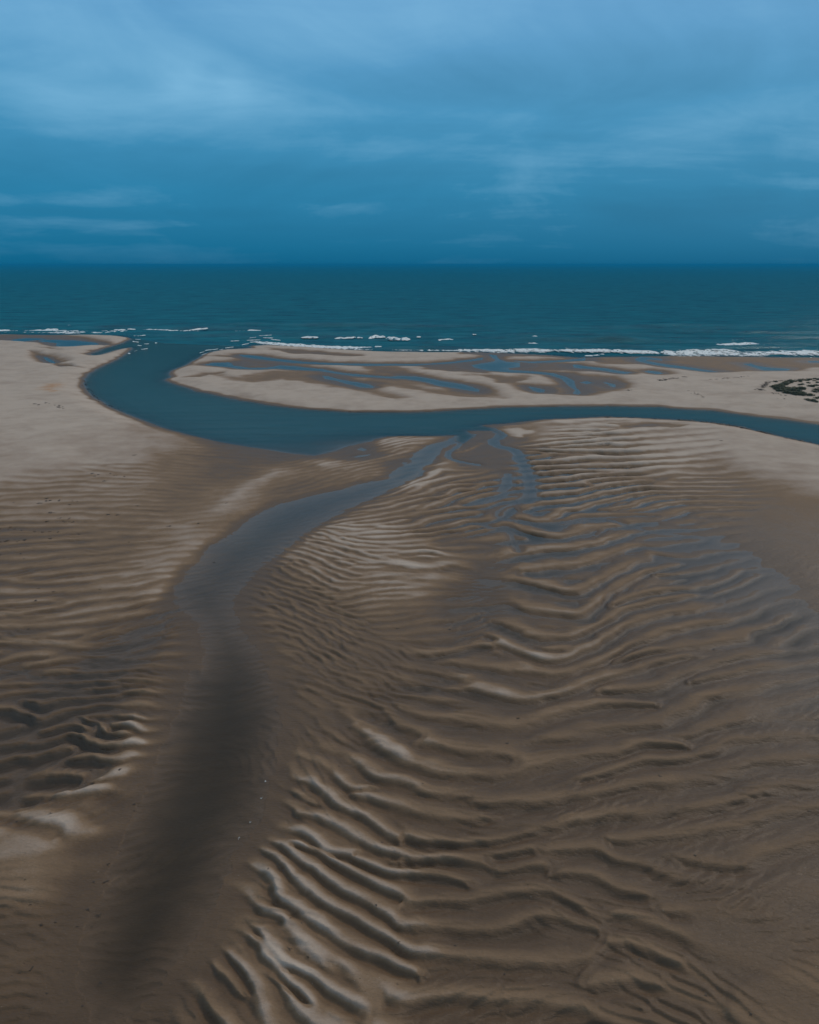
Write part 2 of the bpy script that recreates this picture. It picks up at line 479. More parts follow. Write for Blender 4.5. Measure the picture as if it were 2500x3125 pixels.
# ripples: point -> crest direction in the picture (deg, + rises to the right), spacing px, amplitude m
RP = [(100, 1050, 3, 13, .045), (250, 1050, -2, 12, .045), (400, 1020, -4, 9, .022), (500, 1000, -5, 9, .016), (100, 1150, 4, 18, .07), (300, 1130, 0, 15, .05), (200, 1250, 5, 22, .065), (60, 1300, 0, 25, .075),
      (420, 1150, 8, 12, .04), (550, 1060, 14, 9, .02), (330, 1230, 14, 15, .06), (150, 1350, 5, 24, .09), (250, 1330, 12, 22, .08), (60, 1120, 3, 16, .06), (470, 1080, 5, 10, .02),
      (60, 1450, 8, 24, .13), (60, 1600, 12, 34, .17), (150, 1620, 15, 32, .17), (150, 1520, 12, 28, .15), (230, 1450, 0, 22, .12), (240, 1560, 10, 28, .15), (300, 1480, 0, 25, .08), (330, 1440, 0, 24, .08), (160, 1690, 12, 60, .12),
      (500, 1500, 8, 30, .045), (450, 1700, 15, 40, .055), (330, 1900, 12, 48, .055), (60, 1900, 6, 70, .03), (200, 2000, 8, 60, .03), (330, 1650, 5, 45, .03), (480, 1350, 0, 22, .03),
      (640, 1450, -35, 24, .04), (600, 1560, -45, 28, .05), (700, 1180, -22, 13, .07), (620, 1280, -25, 15, .065), (800, 1250, 8, 14, .06), (700, 1350, -28, 15, .06), (830, 1160, -4, 12, .06), (900, 1200, -8, 14, .06),
      (880, 1300, 5, 16, .03), (800, 1400, -20, 18, .025), (760, 1480, -30, 26, .06),
      (700, 1000, 15, 8, .02), (600, 1040, 15, 9, .015), (900, 1050, 20, 14, .09), (1000, 1060, 15, 20, .10), (800, 1090, 5, 10, .05), (880, 1120, 12, 15, .09), (1000, 960, 8, 15, .01), (760, 940, 12, 7, .04),
      (1250, 920, 0, 12, .13), (1400, 900, 3, 13, .02), (1600, 1000, -5, 18, .012), (1300, 1000, 2, 17, .15), (1500, 1040, 0, 15, .07), (1450, 980, 3, 15, .03), (1180, 1000, 5, 17, .15), (1180, 890, 0, 12, .0),
      (1300, 1120, 6, 20, .08), (1500, 1180, 15, 25, .04), (1400, 1250, 20, 36, .13), (1600, 1330, 20, 40, .12), (1700, 1450, 15, 45, .08), (1600, 1250, 15, 35, .03), (1500, 1230, 18, 32, .07), (1450, 1130, 5, 20, .06),
      (1150, 1200, 10, 40, .15), (1100, 1350, -5, 40, .14), (950, 1300, 8, 22, .06), (900, 1430, -8, 34, .14), (1300, 1450, 15, 45, .15), (1000, 1220, 5, 30, .03),
      (1500, 1600, 12, 60, .15), (1600, 1750, 12, 65, .11), (1300, 1750, 5, 62, .12), (1000, 1700, -5, 60, .14), (1000, 1900, 0, 80, .16), (1300, 1950, -12, 80, .10), (1600, 1950, 0, 90, .03), (1600, 2100, -25, 100, .05), (1000, 2100, 0, 100, .12),
      (650, 1700, -35, 45, .16), (600, 1850, -45, 52, .16), (550, 2050, -55, 62, .13), (750, 1800, -35, 60, .17), (750, 2000, -40, 65, .17), (850, 1600, -25, 50, .17), (640, 1600, -50, 30, .06), (540, 1720, -20, 40, .02), (430, 1950, -30, 50, .02),
      (100, 850, 0, 14, .0), (200, 800, 0, 14, .0), (60, 950, 0, 14, .0), (250, 900, 0, 12, .0), (1740, 1120, 0, 25, .0), (1640, 1150, 5, 25, .006), (1740, 1250, 5, 30, .01), (1650, 900, 0, 14, .0), (1600, 930, 0, 14, .0), (1300, 800, 0, 12, .0)]
st = 5
ui, vi = US[::st], VS[::st]
UU, VV = np.meshgrid(ui, vi)


def warpv(v):
    return (v - HORIZON) + 260 * np.log(np.maximum(v - HORIZON, 20) / 400.0)


def interp(table, sig=88.0):
    T = np.array(table, float)
    px, py = T[:, 0] * 1.4493, T[:, 1] * 1.4493
    vals = T[:, 2:]
    A = np.clip(UU, -300, 2800).ravel()
    B = warpv(np.clip(VV, 1050, 3200)).ravel()
    pb = warpv(py)
    num = np.zeros((len(A), vals.shape[1]))
    den = np.zeros(len(A))
    for k in range(len(T)):
        r2 = ((A - px[k]) / sig) ** 2 * .8 + ((B - pb[k]) / sig) ** 2
        wt = np.exp(-r2) + 2e-3 / (1 + r2 * r2)
        num += wt[:, None] * vals[k]
        den += wt
    out = (num / den[:, None]).reshape(*UU.shape, -1)
    return out


def upsample(F):
    """bilinear from the coarse to the full grid"""
    tmp = np.empty((F.shape[0], NC), np.float32)
    for i in range(F.shape[0]):
        tmp[i] = np.interp(US, ui, F[i])
    out = np.empty((NR, NC), np.float32)
    idx = np.interp(VS, vi, np.arange(len(vi)))
    i0 = np.clip(idx.astype(int), 0, len(vi) - 2)
    f = (idx - i0)[:, None]
    return (tmp[i0] * (1 - f) + tmp[i0 + 1] * f).astype(np.float32)


c1 = interp(EP)
E = upsample(c1[..., 0])
DRY_LIT = upsample(c1[..., 1])
RT = np.array(RP, float)
ang = np.radians(RT[:, 2])
# turn each ripple control into a world frequency vector
q = np.stack([RT[:, 0], RT[:, 1]], 1) * 1.4493
g0 = np.stack(ground(q[:, 0], q[:, 1]), 1)
tv = np.stack([np.cos(ang), -np.sin(ang)], 1)
g1 = np.stack(ground(q[:, 0] + tv[:, 0], q[:, 1] + tv[:, 1]), 1) - g0
g1 /= np.hypot(g1[:, 0], g1[:, 1])[:, None]
nrm = np.stack([g1[:, 1], -g1[:, 0]], 1)
nrm *= -np.sign(nrm[:, 1] + 1e-9)[:, None]                 # the steep side faces the camera (-Y)
pv = np.stack([np.sin(ang), np.cos(ang)], 1) * (RT[:, 3] * 1.4493)[:, None]
g2 = np.stack(ground(q[:, 0] + pv[:, 0], q[:, 1] + pv[:, 1]), 1) - g0
LAM = np.abs((g2 * nrm).sum(1))
RQ = np.concatenate([RT[:, :2], nrm, np.log(LAM)[:, None], RT[:, 4:5]], 1)
c2 = interp(RQ, 75.0)
NX, NY = upsample(c2[..., 0]), upsample(c2[..., 1])
nn = np.hypot(NX, NY) + 1e-6
NX, NY = NX / nn, NY / nn
LAMF = np.exp(upsample(c2[..., 2]))
AMP = upsample(c2[..., 3])

# zones on the far beach: soft-edged areas with their own height and dryness
zones = [('S', [(-3000, 1000), (200, 1000), (420, 1030), (410, 1080), (260, 1150), (260, 1200), (350, 1260), (300, 1290), (0, 1320), (-3000, 1400)], .9, .95, 13),
         ('S', [(480, 1100), (700, 1040), (2600, 1050), (9000, 1050), (9000, 1900), (2600, 1330), (1800, 1270), (1000, 1262), (600, 1200)], .55, .95, 5),
         ('R2', [(-200, 300), (100, 340), (250, 287), (600, 292), (850, 322), (950, 332), (800, 345), (900, 400), (1000, 430), (1150, 470), (1100, 485), (900, 440), (600, 380), (350, 345), (150, 370)], .2, .42, 3),
         ('R2', [(880, 322), (1100, 330), (1300, 400), (1500, 430), (1640, 425), (1725, 440), (1725, 470), (1500, 465), (1300, 440), (1100, 400), (900, 360)], .2, .42, 3),
         ('R2', [(20, 180), (200, 190), (700, 238), (1000, 243), (900, 257), (700, 252), (380, 244), (250, 262), (130, 262), (20, 245)], .15, .25, 2.5),
         ('R2', [(250, 140), (500, 152), (780, 176), (900, 192), (700, 192), (400, 176)], .2, .3, 2.5),
         ('R2', [(870, 250), (1100, 265), (1300, 320), (1200, 325), (950, 300)], .2, .3, 2.5),
         ('R2', [(1180, 248), (1500, 232), (1725, 215), (1725, 310), (1550, 302), (1300, 280)], .15, .25, 2.5),
         ('R3', [(0, 280), (300, 285), (300, 300), (100, 325), (0, 350)], .15, .25, 2.5),
         ('R3', [(0, 215), (500, 222), (800, 238), (1100, 265), (1700, 258), (1700, 300), (1500, 330), (1100, 300), (1000, 268), (600, 262), (300, 250), (0, 235)], .15, .3, 2.5),
         ('R3', [(420, 362), (560, 310), (700, 302), (1000, 322), (1200, 345), (1500, 390), (1560, 425), (1300, 405), (1000, 390), (700, 372)], .15, .25, 2.5),
         ('R3', [(0, 430), (200, 435), (300, 470), (350, 490), (500, 500), (620, 440), (580, 425), (430, 445), (300, 425)], .2, .35, 2.5),
         ('R3', [(-60, 470), (190, 500), (380, 590), (400, 625), (200, 600), (-60, 560)], .15, .35, 3),
         ('R3', [(750, 400), (900, 470), (1000, 570), (1100, 600), (1400, 570), (1510, 470), (1400, 435), (1100, 415), (1000, 400)], .15, .28, 3),
         ('R3', [(480, 510), (620, 508), (850, 515), (960, 560), (900, 600), (700, 590)], .2, .35, 3),
         ('R4', [(-200, 254), (1725, 262), (4000, 262), (4000, 345), (1725, 355), (1300, 388), (800, 396), (600, 378), (200, 335), (-200, 330)], .18, .42, 3),
         ('R1', [(-2000, 90), (400, 92), (560, 110), (640, 125), (780, 160), (640, 165), (400, 178), (200, 145), (0, 133), (-2000, 133)], .15, .25, 3),
         ('R1', [(190, 205), (250, 212), (300, 235), (400, 285), (530, 315), (400, 310), (300, 285), (230, 240)], .1, .25, 2.0),
         ('R1', [(235, 182), (330, 186), (430, 200), (330, 196)], .3, .45, 2.0),
         ('R1', [(540, 222), (600, 195), (700, 178), (720, 195), (640, 225)], .12, .25, 2.0),
         ('R1', [(150, 330), (200, 380), (300, 430), (200, 400)], .9, .9, 3.0),
         ('R1', [(1200, 375), (1330, 352), (1480, 340), (1480, 348), (1300, 375)], .2, .35, 1.6),
         ('R1', [(1480, 400), (1600, 370), (1725, 345), (1725, 375), (1600, 395)], .25, .5, 2.5),
         ('R1', [(1340, 232), (1725, 225), (1725, 240), (1500, 243)], .2, .35, 2),
         ('F', [(400, 1210), (345, 1268), (280, 1325), (210, 1377), (125, 1427), (60, 1460), (0, 1530), (-60, 1640), (0, 1645), (65, 1598), (120, 1560), (165, 1505), (215, 1460), (250, 1415), (300, 1397), (335, 1345), (375, 1307), (420, 1250)], -.03, .14, .9),
         # broad wet and dry patches nearer the camera
         ('R5', [(640, 215), (850, 212), (910, 235), (870, 290), (900, 350), (1080, 420), (1100, 560), (1150, 700), (1100, 780), (950, 700), (900, 560), (600, 530), (500, 420), (620, 300)], .07, .2, 1.0),
         ('R5', [(590, 320), (640, 305), (600, 350), (575, 385), (560, 385)], .25, .95, .4),
         ('R5', [(780, 165), (860, 185), (950, 195), (1110, 198), (1230, 235), (1120, 272), (1010, 262), (960, 235), (850, 180)], .35, 1.0, 1.0),
         ('R5', [(840, 185), (1200, 160), (1725, 155), (1725, 175), (1200, 198), (950, 192)], .4, .6, 1.0),
         ('R6', [(0, 90), (300, 75), (600, 78), (560, 110), (300, 122), (0, 118)], .5, 1.0, 1.2),
         ('R6', [(250, 126), (600, 122), (850, 138), (800, 155), (500, 150)], .4, .35, 1.0),
         ('G5', [(570, 250), (600, 330), (590, 420), (540, 500), (470, 560), (400, 610), (330, 660), (250, 700), (150, 720), (90, 690), (170, 640), (260, 600), (350, 570), (440, 520), (520, 430), (520, 330)], .30, .74, .6),
         ('G5', [(-60, 760), (160, 760), (220, 700), (290, 700), (180, 850), (60, 900), (-60, 920)], .42, .78, .8),
         ('G5', [(-100, 50), (120, 60), (220, 105), (100, 90), (-100, 110)], -.0, .12, .3)]
for t, p, e, dr, soft in zones:
    s = sdist([W(t, p)], soft * 2.2)
    wgt = sst(s + soft * .8 * fbm(X / (soft * 3), Y / (soft * 3), 3), -soft, soft)
    E = E * (1 - wgt) + e * wgt
    DRY_LIT = DRY_LIT * (1 - wgt) + dr * wgt
    if t in ('S', 'R1', 'R2', 'R3', 'R4'):
        AMP = AMP * (1 - wgt)

# strokes: lines with a half width that lift or lower the sand
strokes = [('F', [(420, 1215), (350, 1290), (270, 1350), (190, 1420), (100, 1500)], 1.7, -.09, .1, .75),
           ('F', [(885, 925), (800, 938), (740, 968), (650, 985), (570, 1010), (500, 1050), (450, 1095), (405, 1150), (350, 1210), (270, 1270)], 5.0, .5, .92, .55),
           ('F', [(590, 1000), (520, 1030), (460, 1080)], 1.4, .5, .95, .6),
           ('R7', [(395, 385), (480, 370), (560, 335), (720, 305), (870, 290), (960, 268), (1100, 268)], .7, .38, 1.0, .9),
           ('R7', [(780, 310), (740, 370), (640, 430), (500, 460), (250, 530)], .9, .4, .95, .7),
           ('R7', [(1230, 520), (1150, 590), (1080, 660), (1020, 720)], 1.7, .55, 1.0, .85),
           ('R7', [(1280, 420), (1230, 510)], .8, .35, .6, .8),
           ('R5', [(540, 412), (620, 400), (700, 370), (770, 330)], .6, .2, .75, .7),
           ('F', [(705, 1118), (780, 1118), (860, 1140), (900, 1165), (955, 1185)], 2.0, .5, .92, .5),
           ('F', [(740, 1150), (830, 1190), (930, 1220)], 3.2, .45, .85, .5),
           ('F', [(1010, 1345), (1060, 1368), (1120, 1388), (1170, 1375)], 1.1, .35, .9, .6),
           ('F', [(1110, 1300), (1180, 1290), (1240, 1260)], 1.5, .25, .5, .4),
           ('F', [(745, 1525), (790, 1560), (850, 1590)], .7, .4, .9, .5),
           ('F', [(980, 1430), (1050, 1460), (1100, 1450)], 1.0, .25, .7, .5),
           ('F', [(760, 1505), (830, 1540), (870, 1570)], .5, .1, .3, .3),
           ('F', [(850, 1300), (760, 1430), (720, 1500)], 2.2, .22, .3, .5),
           ('F', [(1010, 1200), (1010, 1290), (990, 1330)], 2.0, -.005, .1, .7),
           ('F', [(800, 1465), (870, 1455), (930, 1440)], 1.0, -.08, .1, .7),
           ('F', [(760, 1510), (820, 1530)], .6, -.06, .1, .7),
           ('F', [(1720, 1380), (1690, 1300), (1640, 1230), (1560, 1170), (1480, 1140), (1400, 1120)], 3.4, -.05, .05, .85),
           ('G5', [(1110, 540), (1040, 720), (1000, 850), (930, 960)], 1.0, .12, .22, .6),
           ('G5', [(330, 0), (480, 20), (350, 160), (220, 260), (180, 330), (260, 320)], 1.6, -.04, .1, .5),
           ('G5', [(0, 480), (60, 520), (90, 560)], 1.0, -.06, .1, .5),
           ('G5', [(0, 640), (40, 680), (60, 720)], .8, -.06, .1, .6),
           ('G5', [(620, 420), (560, 560), (440, 680), (330, 800)], 1.0, .2, .45, .4)]
for t, p, hw, e, dr, k in strokes:
    L = smooth_line(W(t, p), hw)
    d, tt = seg_dist([L], hw * 2.4)
    wgt = k * np.exp(-(d / hw) ** 2 * 1.1) * (d < hw * 2.39) * (.85 + .5 * gnoise(X / hw * .7, Y / hw * .7))
    wgt = np.clip(wgt, 0, 1)
    E = E * (1 - wgt) + e * wgt
    DRY_LIT = DRY_LIT * (1 - wgt) + dr * wgt

# ------------------------------------------------------------------ crests traced one by one
crests = {
 'R5': [[(1100, 275), (1300, 262), (1500, 258), (1725, 250)], [(1140, 325), (1400, 305), (1725, 290)], [(1170, 357), (1400, 342), (1725, 330)],
        [(1200, 385), (1500, 402), (1725, 405)],
        [(330, 640), (430, 582), (680, 577)], [(350, 680), (500, 642), (800, 592)], [(380, 745), (500, 710), (700, 692)],
        [(400, 812), (480, 790), (560, 745), (700, 735), (800, 692), (900, 680)], [(400, 862), (550, 802), (700, 762), (850, 735)],
        [(640, 892), (760, 882), (900, 842), (1050, 815)], [(0, 1082), (150, 1070), (350, 1000), (520, 970), (650, 950)],
        [(200, 1100), (330, 1085), (450, 1070), (560, 1040), (650, 1015), (750, 1010), (900, 965), (1000, 880)], [(200, 1142), (330, 1132), (430, 1107), (560, 1095), (740, 1060)],
        [(1170, 985), (1280, 1010), (1380, 985), (1480, 930)]],
 'R6': [[(0, 170), (100, 166), (250, 170)], [(0, 208), (200, 200), (400, 190), (640, 170)], [(0, 248), (250, 238), (500, 225), (700, 212)],
        [(0, 280), (200, 268), (300, 262)], [(0, 300), (250, 305), (480, 308), (640, 300)], [(-250, 378), (0, 368), (100, 358), (180, 352)], [(360, 354), (600, 350), (800, 345)],
        [(-240, 415), (0, 405), (180, 398)], [(480, 392), (700, 385), (900, 370)], [(-210, 452), (0, 440), (150, 432), (350, 434), (500, 440)],
        [(-200, 500), (0, 488), (180, 465), (350, 452), (500, 452)], [(-180, 540), (0, 528), (100, 518), (180, 521)], [(220, 498), (300, 485), (400, 478)],
        [(-120, 590), (0, 580), (150, 560), (300, 530), (450, 510), (570, 502)], [(-200, 668), (-120, 650), (0, 637), (150, 615), (350, 570), (480, 548), (650, 540), (900, 542), (1200, 543), (1500, 538)],
        [(160, 675), (300, 632), (480, 595), (620, 573), (900, 571), (1300, 575), (1600, 560)], [(380, 682), (500, 655), (600, 620), (800, 603), (1100, 604), (1400, 608)],
        [(400, 697), (600, 680), (750, 645), (1000, 638), (1300, 650)], [(750, 712), (880, 685), (1000, 680), (1300, 675)],
        [(700, 465), (780, 455), (900, 458)], [(850, 486), (950, 480), (1030, 482)], [(800, 515), (1100, 513), (1300, 510)],
        [(0, 760), (150, 725), (300, 720), (480, 715), (620, 715)], [(0, 850), (100, 835), (200, 800), (280, 790)], [(280, 905), (350, 885), (420, 850)]],
 'G4': [[(460, 430), (560, 457), (650, 463), (740, 450), (860, 422), (910, 410)], [(560, 600), (620, 595), (740, 577), (840, 542), (920, 510)],
        [(430, 650), (560, 672), (680, 697), (760, 672), (860, 622), (960, 570), (1020, 545)], [(500, 765), (620, 792), (740, 780), (830, 712), (930, 652), (1030, 605), (1100, 590)],
        [(870, 752), (950, 722), (1060, 697), (1160, 682), (1250, 660)], [(440, 852), (520, 882), (600, 892), (700, 880), (800, 842), (880, 792), (960, 765), (1080, 737), (1180, 720)],
        [(370, 900), (430, 932), (500, 967), (600, 987), (680, 977), (740, 947), (830, 902), (900, 852), (1000, 812), (1120, 777), (1200, 752)],
        [(1150, 792), (1230, 767), (1330, 750), (1420, 720)], [(1040, 882), (1120, 857), (1210, 840), (1330, 820), (1420, 790)],
        [(480, 1012), (560, 1042), (640, 1042), (740, 1012), (830, 987), (930, 932), (1000, 902), (1100, 880)], [(860, 1002), (980, 962), (1080, 942), (1250, 925), (1400, 890)],
        [(500, 530), (620, 520), (760, 500), (860, 470)], [(1050, 540), (1150, 550), (1230, 540)], [(1050, 630), (1160, 620), (1260, 600)], [(1200, 690), (1290, 665), (1370, 620)],
        [(1300, 700), (1400, 670), (1450, 640)], [(1440, 860), (1520, 835), (1600, 800)],
        [(0, 545), (60, 540), (120, 545)], [(0, 600), (80, 605), (180, 590), (240, 600)], [(100, 830), (200, 815), (280, 790)], [(100, 960), (180, 950), (260, 930), (350, 925)]],
 'G6': [[(400, 60), (520, 77), (640, 82), (720, 62), (800, 27), (860, 0)], [(330, 150), (430, 182), (530, 187), (640, 162), (740, 127), (830, 102), (950, 62), (1050, 32), (1150, 10)],
        [(820, 152), (930, 147), (1030, 137), (1150, 82), (1250, 52), (1330, 25)], [(300, 280), (400, 292), (520, 282), (640, 242), (740, 227), (880, 212), (1030, 216)],
        [(100, 390), (170, 387), (240, 405), (320, 411)], [(1050, 262), (1150, 237), (1230, 197), (1340, 162), (1430, 147), (1520, 120)],
        [(0, 450), (60, 472), (140, 491), (220, 500)], [(560, 460), (640, 447), (720, 427), (830, 422), (900, 411), (960, 387), (1080, 382), (1150, 386)],
        [(740, 522), (840, 492), (950, 457), (1060, 452), (1150, 446), (1240, 422), (1330, 382), (1430, 357), (1560, 347), (1725, 350)],
        [(760, 592), (860, 562), (960, 547), (1080, 542), (1200, 532), (1300, 517), (1400, 467), (1500, 446), (1620, 441), (1725, 440)],
        [(340, 636), (440, 626), (530, 620)], [(740, 697), (860, 677), (1000, 672), (1150, 657), (1280, 637), (1400, 612), (1500, 567), (1620, 552), (1725, 545)],
        [(900, 782), (1020, 767), (1150, 767), (1280, 747), (1400, 717), (1500, 682), (1620, 657), (1725, 650)],
        [(0, 656), (100, 667), (200, 691), (330, 690)], [(0, 776), (120, 791), (230, 796), (350, 787), (460, 765)], [(330, 852), (420, 842), (480, 825)],
        [(0, 871), (120, 867), (230, 876), (300, 890)], [(420, 912), (530, 891), (610, 885)], [(0, 941), (100, 936), (180, 951), (240, 970)],
        [(0, 1070), (80, 1047), (200, 1041), (330, 1022), (450, 1002), (560, 1002), (640, 1017), (740, 1080)], [(600, 832), (700, 822), (800, 832), (860, 860)],
        [(640, 932), (740, 932), (850, 972), (940, 995)], [(890, 881), (980, 886), (1050, 921), (1160, 956), (1260, 970)],
        [(0, 1156), (100, 1147), (230, 1156), (370, 1160), (480, 1127), (560, 1107), (640, 1116), (760, 1155)], [(0, 1262), (140, 1271), (300, 1281), (430, 1280)],
        [(430, 1321), (550, 1297), (620, 1300)], [(0, 1472), (100, 1447), (280, 1437), (430, 1456), (560, 1476), (700, 1507), (800, 1550)],
        [(800, 1392), (900, 1387), (1010, 1401), (1150, 1456), (1300, 1510)], [(820, 1250), (880, 1222), (960, 1236), (1080, 1281), (1200, 1351), (1330, 1430)],
        [(850, 1112), (950, 1121), (1080, 1171), (1250, 1241), (1400, 1310)], [(1150, 1091), (1300, 1092), (1420, 1110)], [(1240, 876), (1400, 886), (1500, 842), (1620, 812), (1725, 790)],
        [(1210, 110), (1330, 85), (1450, 60)], [(850, 310), (980, 300), (1080, 285)]],
 'G5': [[(1290, 440), (1340, 462), (1400, 502), (1440, 547), (1490, 571), (1560, 570)], [(1300, 540), (1370, 592), (1430, 642), (1530, 692), (1600, 742), (1650, 780)],
        [(1280, 690), (1350, 702), (1430, 742), (1520, 792), (1600, 832), (1725, 850)], [(1150, 690), (1200, 742), (1290, 772), (1370, 832), (1450, 852), (1480, 850)],
        [(1150, 790), (1210, 842), (1290, 902), (1380, 962), (1480, 1022), (1560, 1062), (1620, 1102), (1660, 1130)], [(1260, 820), (1340, 852), (1430, 902), (1500, 942), (1580, 982), (1725, 1040)],
        [(1110, 830), (1190, 892), (1240, 962), (1300, 1012), (1370, 1062), (1450, 1102), (1540, 1152), (1620, 1202), (1725, 1260)], [(1480, 870), (1560, 902), (1640, 932), (1725, 935)],
        [(1080, 900), (1150, 962), (1180, 1042), (1240, 1082), (1320, 1142), (1400, 1192), (1500, 1252), (1600, 1292), (1725, 1350)], [(990, 980), (1050, 1022), (1100, 1082), (1180, 1120)],
        [(1040, 1130), (1100, 1182), (1150, 1262), (1200, 1310)], [(950, 1100), (1010, 1162), (1080, 1232), (1130, 1302), (1200, 1332), (1290, 1362), (1380, 1432), (1470, 1490)],
        [(920, 1220), (970, 1272), (1020, 1332), (1070, 1402), (1100, 1490)], [(870, 1260), (920, 1332), (980, 1402), (1040, 1460)], [(820, 1410), (880, 1472), (940, 1550)],
        [(1400, 410), (1480, 442), (1530, 470)], [(1500, 290), (1560, 352), (1620, 392), (1700, 440)], [(1540, 200), (1600, 222), (1650, 270)],
        [(1520, 480), (1600, 522), (1725, 540)], [(1500, 600), (1600, 622), (1725, 660)], [(1220, 480), (1250, 525)], [(1160, 1340), (1230, 1400), (1300, 1470)],
        [(370, 437), (420, 436), (468, 445)], [(240, 503), (290, 500), (330, 520)], [(360, 552), (430, 532), (540, 500)], [(160, 602), (250, 596), (340, 587), (440, 570)], [(90, 690), (160, 702), (240, 730)],
        [(480, 387), (540, 382), (600, 375)], [(530, 262), (570, 268), (600, 275)], [(500, 300), (560, 305), (600, 315)], [(350, 350), (430, 380), (480, 380)],
        [(370, 280), (410, 290), (430, 310)], [(230, 310), (300, 300), (350, 310)], [(60, 240), (100, 255)], [(560, 160), (620, 160)], [(0, 230), (60, 240), (110, 255)]]}
SF = np.zeros((NR, NC), np.complex64)
WF = np.zeros((NR, NC), np.float32)
TW = np.zeros((NR, NC), np.float32)
NXA = np.zeros((NR, NC), np.float32)
NYA = np.zeros((NR, NC), np.float32)


def sample(F, x, y):
    u, v = pixel(x, y)
    i = min(max(int(np.searchsorted(VS, v)), 0), NR - 1)
    j = min(max(int(np.searchsorted(US, u)), 0), NC - 1)
    return F[i, j]


def kernel(x, y, nx, ny, lam, ph, wt, st_, sn_, traced=False):
    blk = block(x, y, 2.3 * max(st_, sn_))
    if blk is None:
        return
    i0, i1, j0, j1 = blk
    dx, dy = X[i0:i1, j0:j1] - x, Y[i0:i1, j0:j1] - y
    n = dx * nx + dy * ny
    t = -dx * ny + dy * nx
    g = wt * np.exp(-(n / sn_) ** 2 - (t / st_) ** 2)
    a = (2 * math.pi / lam) * n + ph
    SF[i0:i1, j0:j1] += g * np.exp(1j * a)
    WF[i0:i1, j0:j1] += g
    NXA[i0:i1, j0:j1] += g * nx
    NYA[i0:i1, j0:j1] += g * ny
    if traced:
        TW[i0:i1, j0:j1] += g


pts = []
for tag, ls in crests.items():
    for l in ls:
        c = W(tag, l)
        lam0 = sample(LAMF, *c[len(c) // 2])
        s = smooth_line(c, max(.35 * lam0, .15))
        tg = np.gradient(s, axis=0)
        tg /= np.hypot(tg[:, 0], tg[:, 1])[:, None] + 1e-9
        nm = np.stack([tg[:, 1], -tg[:, 0]], 1)
        nm *= -np.sign(nm[:, 1].mean() + 1e-9)
        pts.append((s, nm, lam0))
allp = np.vstack([p[0] for p in pts])
ids = np.concatenate([np.full(len(p[0]), k) for k, p in enumerate(pts)])
for k, (s, nm, lam0) in enumerate(pts):
    lam = np.full(len(s), lam0)
    for i in range(len(s)):
        d = allp - s[i]
        dn = d @ nm[i]
        r = np.hypot(d[:, 0], d[:, 1])
        ok = (ids != k) & (np.abs(dn) > .8 * r) & (r < 1.7 * lam0) & (r > .45 * lam0)
        if ok.any():
            lam[i] = r[ok].min()
    if len(lam) > 3:
        lam = np.convolve(np.pad(lam, 3, 'edge'), np.ones(7) / 7, 'valid')
    for i in range(len(s)):
        end = min(i, len(s) - 1 - i) / max(len(s) - 1, 1)
        kernel(s[i, 0], s[i, 1], nm[i, 0], nm[i, 1], lam[i], 0.0, 1.0, .6 * lam[i], .55 * lam[i], True)

# background ripples, each new wave packet falling in step with its neighbours
v = 1290.0
nk = 0
while v < 3300:
    u = -560.0
    x, y = ground(CX, v)
    rowl = []
    while u < 3060:
        lam = float(sample(LAMF, *ground(u, v)))
        rowl.append(lam)
        jx, jy = rng.uniform(-.4, .4) * lam, rng.uniform(-.4, .4) * lam
        gx, gy = ground(u, v)
        gx, gy = float(gx) + jx, float(gy) + jy
        if sample(AMP, gx, gy) > .004:
            nx, ny = float(sample(NX, gx, gy)), float(sample(NY, gx, gy))
            a = rng.normal(0, .15)
            nx, ny = nx * math.cos(a) - ny * math.sin(a), nx * math.sin(a) + ny * math.cos(a)
            s = sample(SF, gx, gy)
            ph = float(np.angle(s)) + rng.normal(0, .55) if abs(s) > .05 else rng.uniform(-3.14, 3.14)
            kernel(gx, gy, nx, ny, lam * rng.uniform(.86, 1.14), ph, .22, 1.35 * lam, .8 * lam)
            nk += 1
        u += lam * 1.0 / float(ground(CX + 1, v)[0])
    dv = .75 * np.median(rowl) / abs(float(ground(CX, v + 1)[1] - ground(CX, v)[1]))
    v += max(dv, 3)
print('kernels', nk, 'grid', NR, NC)
PH = np.angle(SF)
bw = sst(LAMF, .8, 2.2)
nz1 = fbm(X / 1.1, Y / 1.1, 2) * (1 - bw) + fbm(X / 2.7 + 4, Y / 2.7, 2) * bw
nz2 = fbm(X / 3.0 + 31, Y / 1.8, 2) * (1 - bw) + fbm(X / 6.5 + 11, Y / 4.0, 2) * bw
nz3 = fbm(X / .8 + 3, Y / .6 + 8, 2) * (1 - bw) + fbm(X / 2.0 + 3, Y / 1.2 + 8, 2) * bw
pitm = np.exp(-((U - 150) / 270) ** 2 - ((V - 2230) / 200) ** 2)
PH = PH + .6 * nz1 + 1.1 * pitm * fbm(X / 1.7 + 60, Y / 2.6, 2)
AMP = AMP * (1 + .8 * pitm)
COH = sst(np.abs(SF) / (WF + 1e-4), .04, .38) * sst(WF, .02, .2)
TWc = np.clip(TW, 0, 1)
mod = np.clip(.92 + .42 * nz2 + .12 * TWc, .35, 1.4)
pp_ = np.mod(PH / 6.2832, 1.0)
LEE = .30
AMP = AMP * (1 - .45 * sst(950 - U, 0, 250) * sst(1850 - V, 0, 150))
tb = np.clip((pp_ - LEE) / (1 - LEE), 0, 1)
tb = tb * tb / (tb + .18) * 1.18                            # rounded trough floor
back = 1 - (1 - np.clip(tb, 0, 1)) ** 1.7                   # broad back rising away from the camera
lee = 1 - sst(pp_ / LEE, -.12, 1.0) / 1.0
lee = (lee - lee.min()) / (lee.max() - lee.min())
prof = np.where(pp_ < LEE, lee, back) * 1.9 - 1.15          # long back, brink, short lee towards the camera
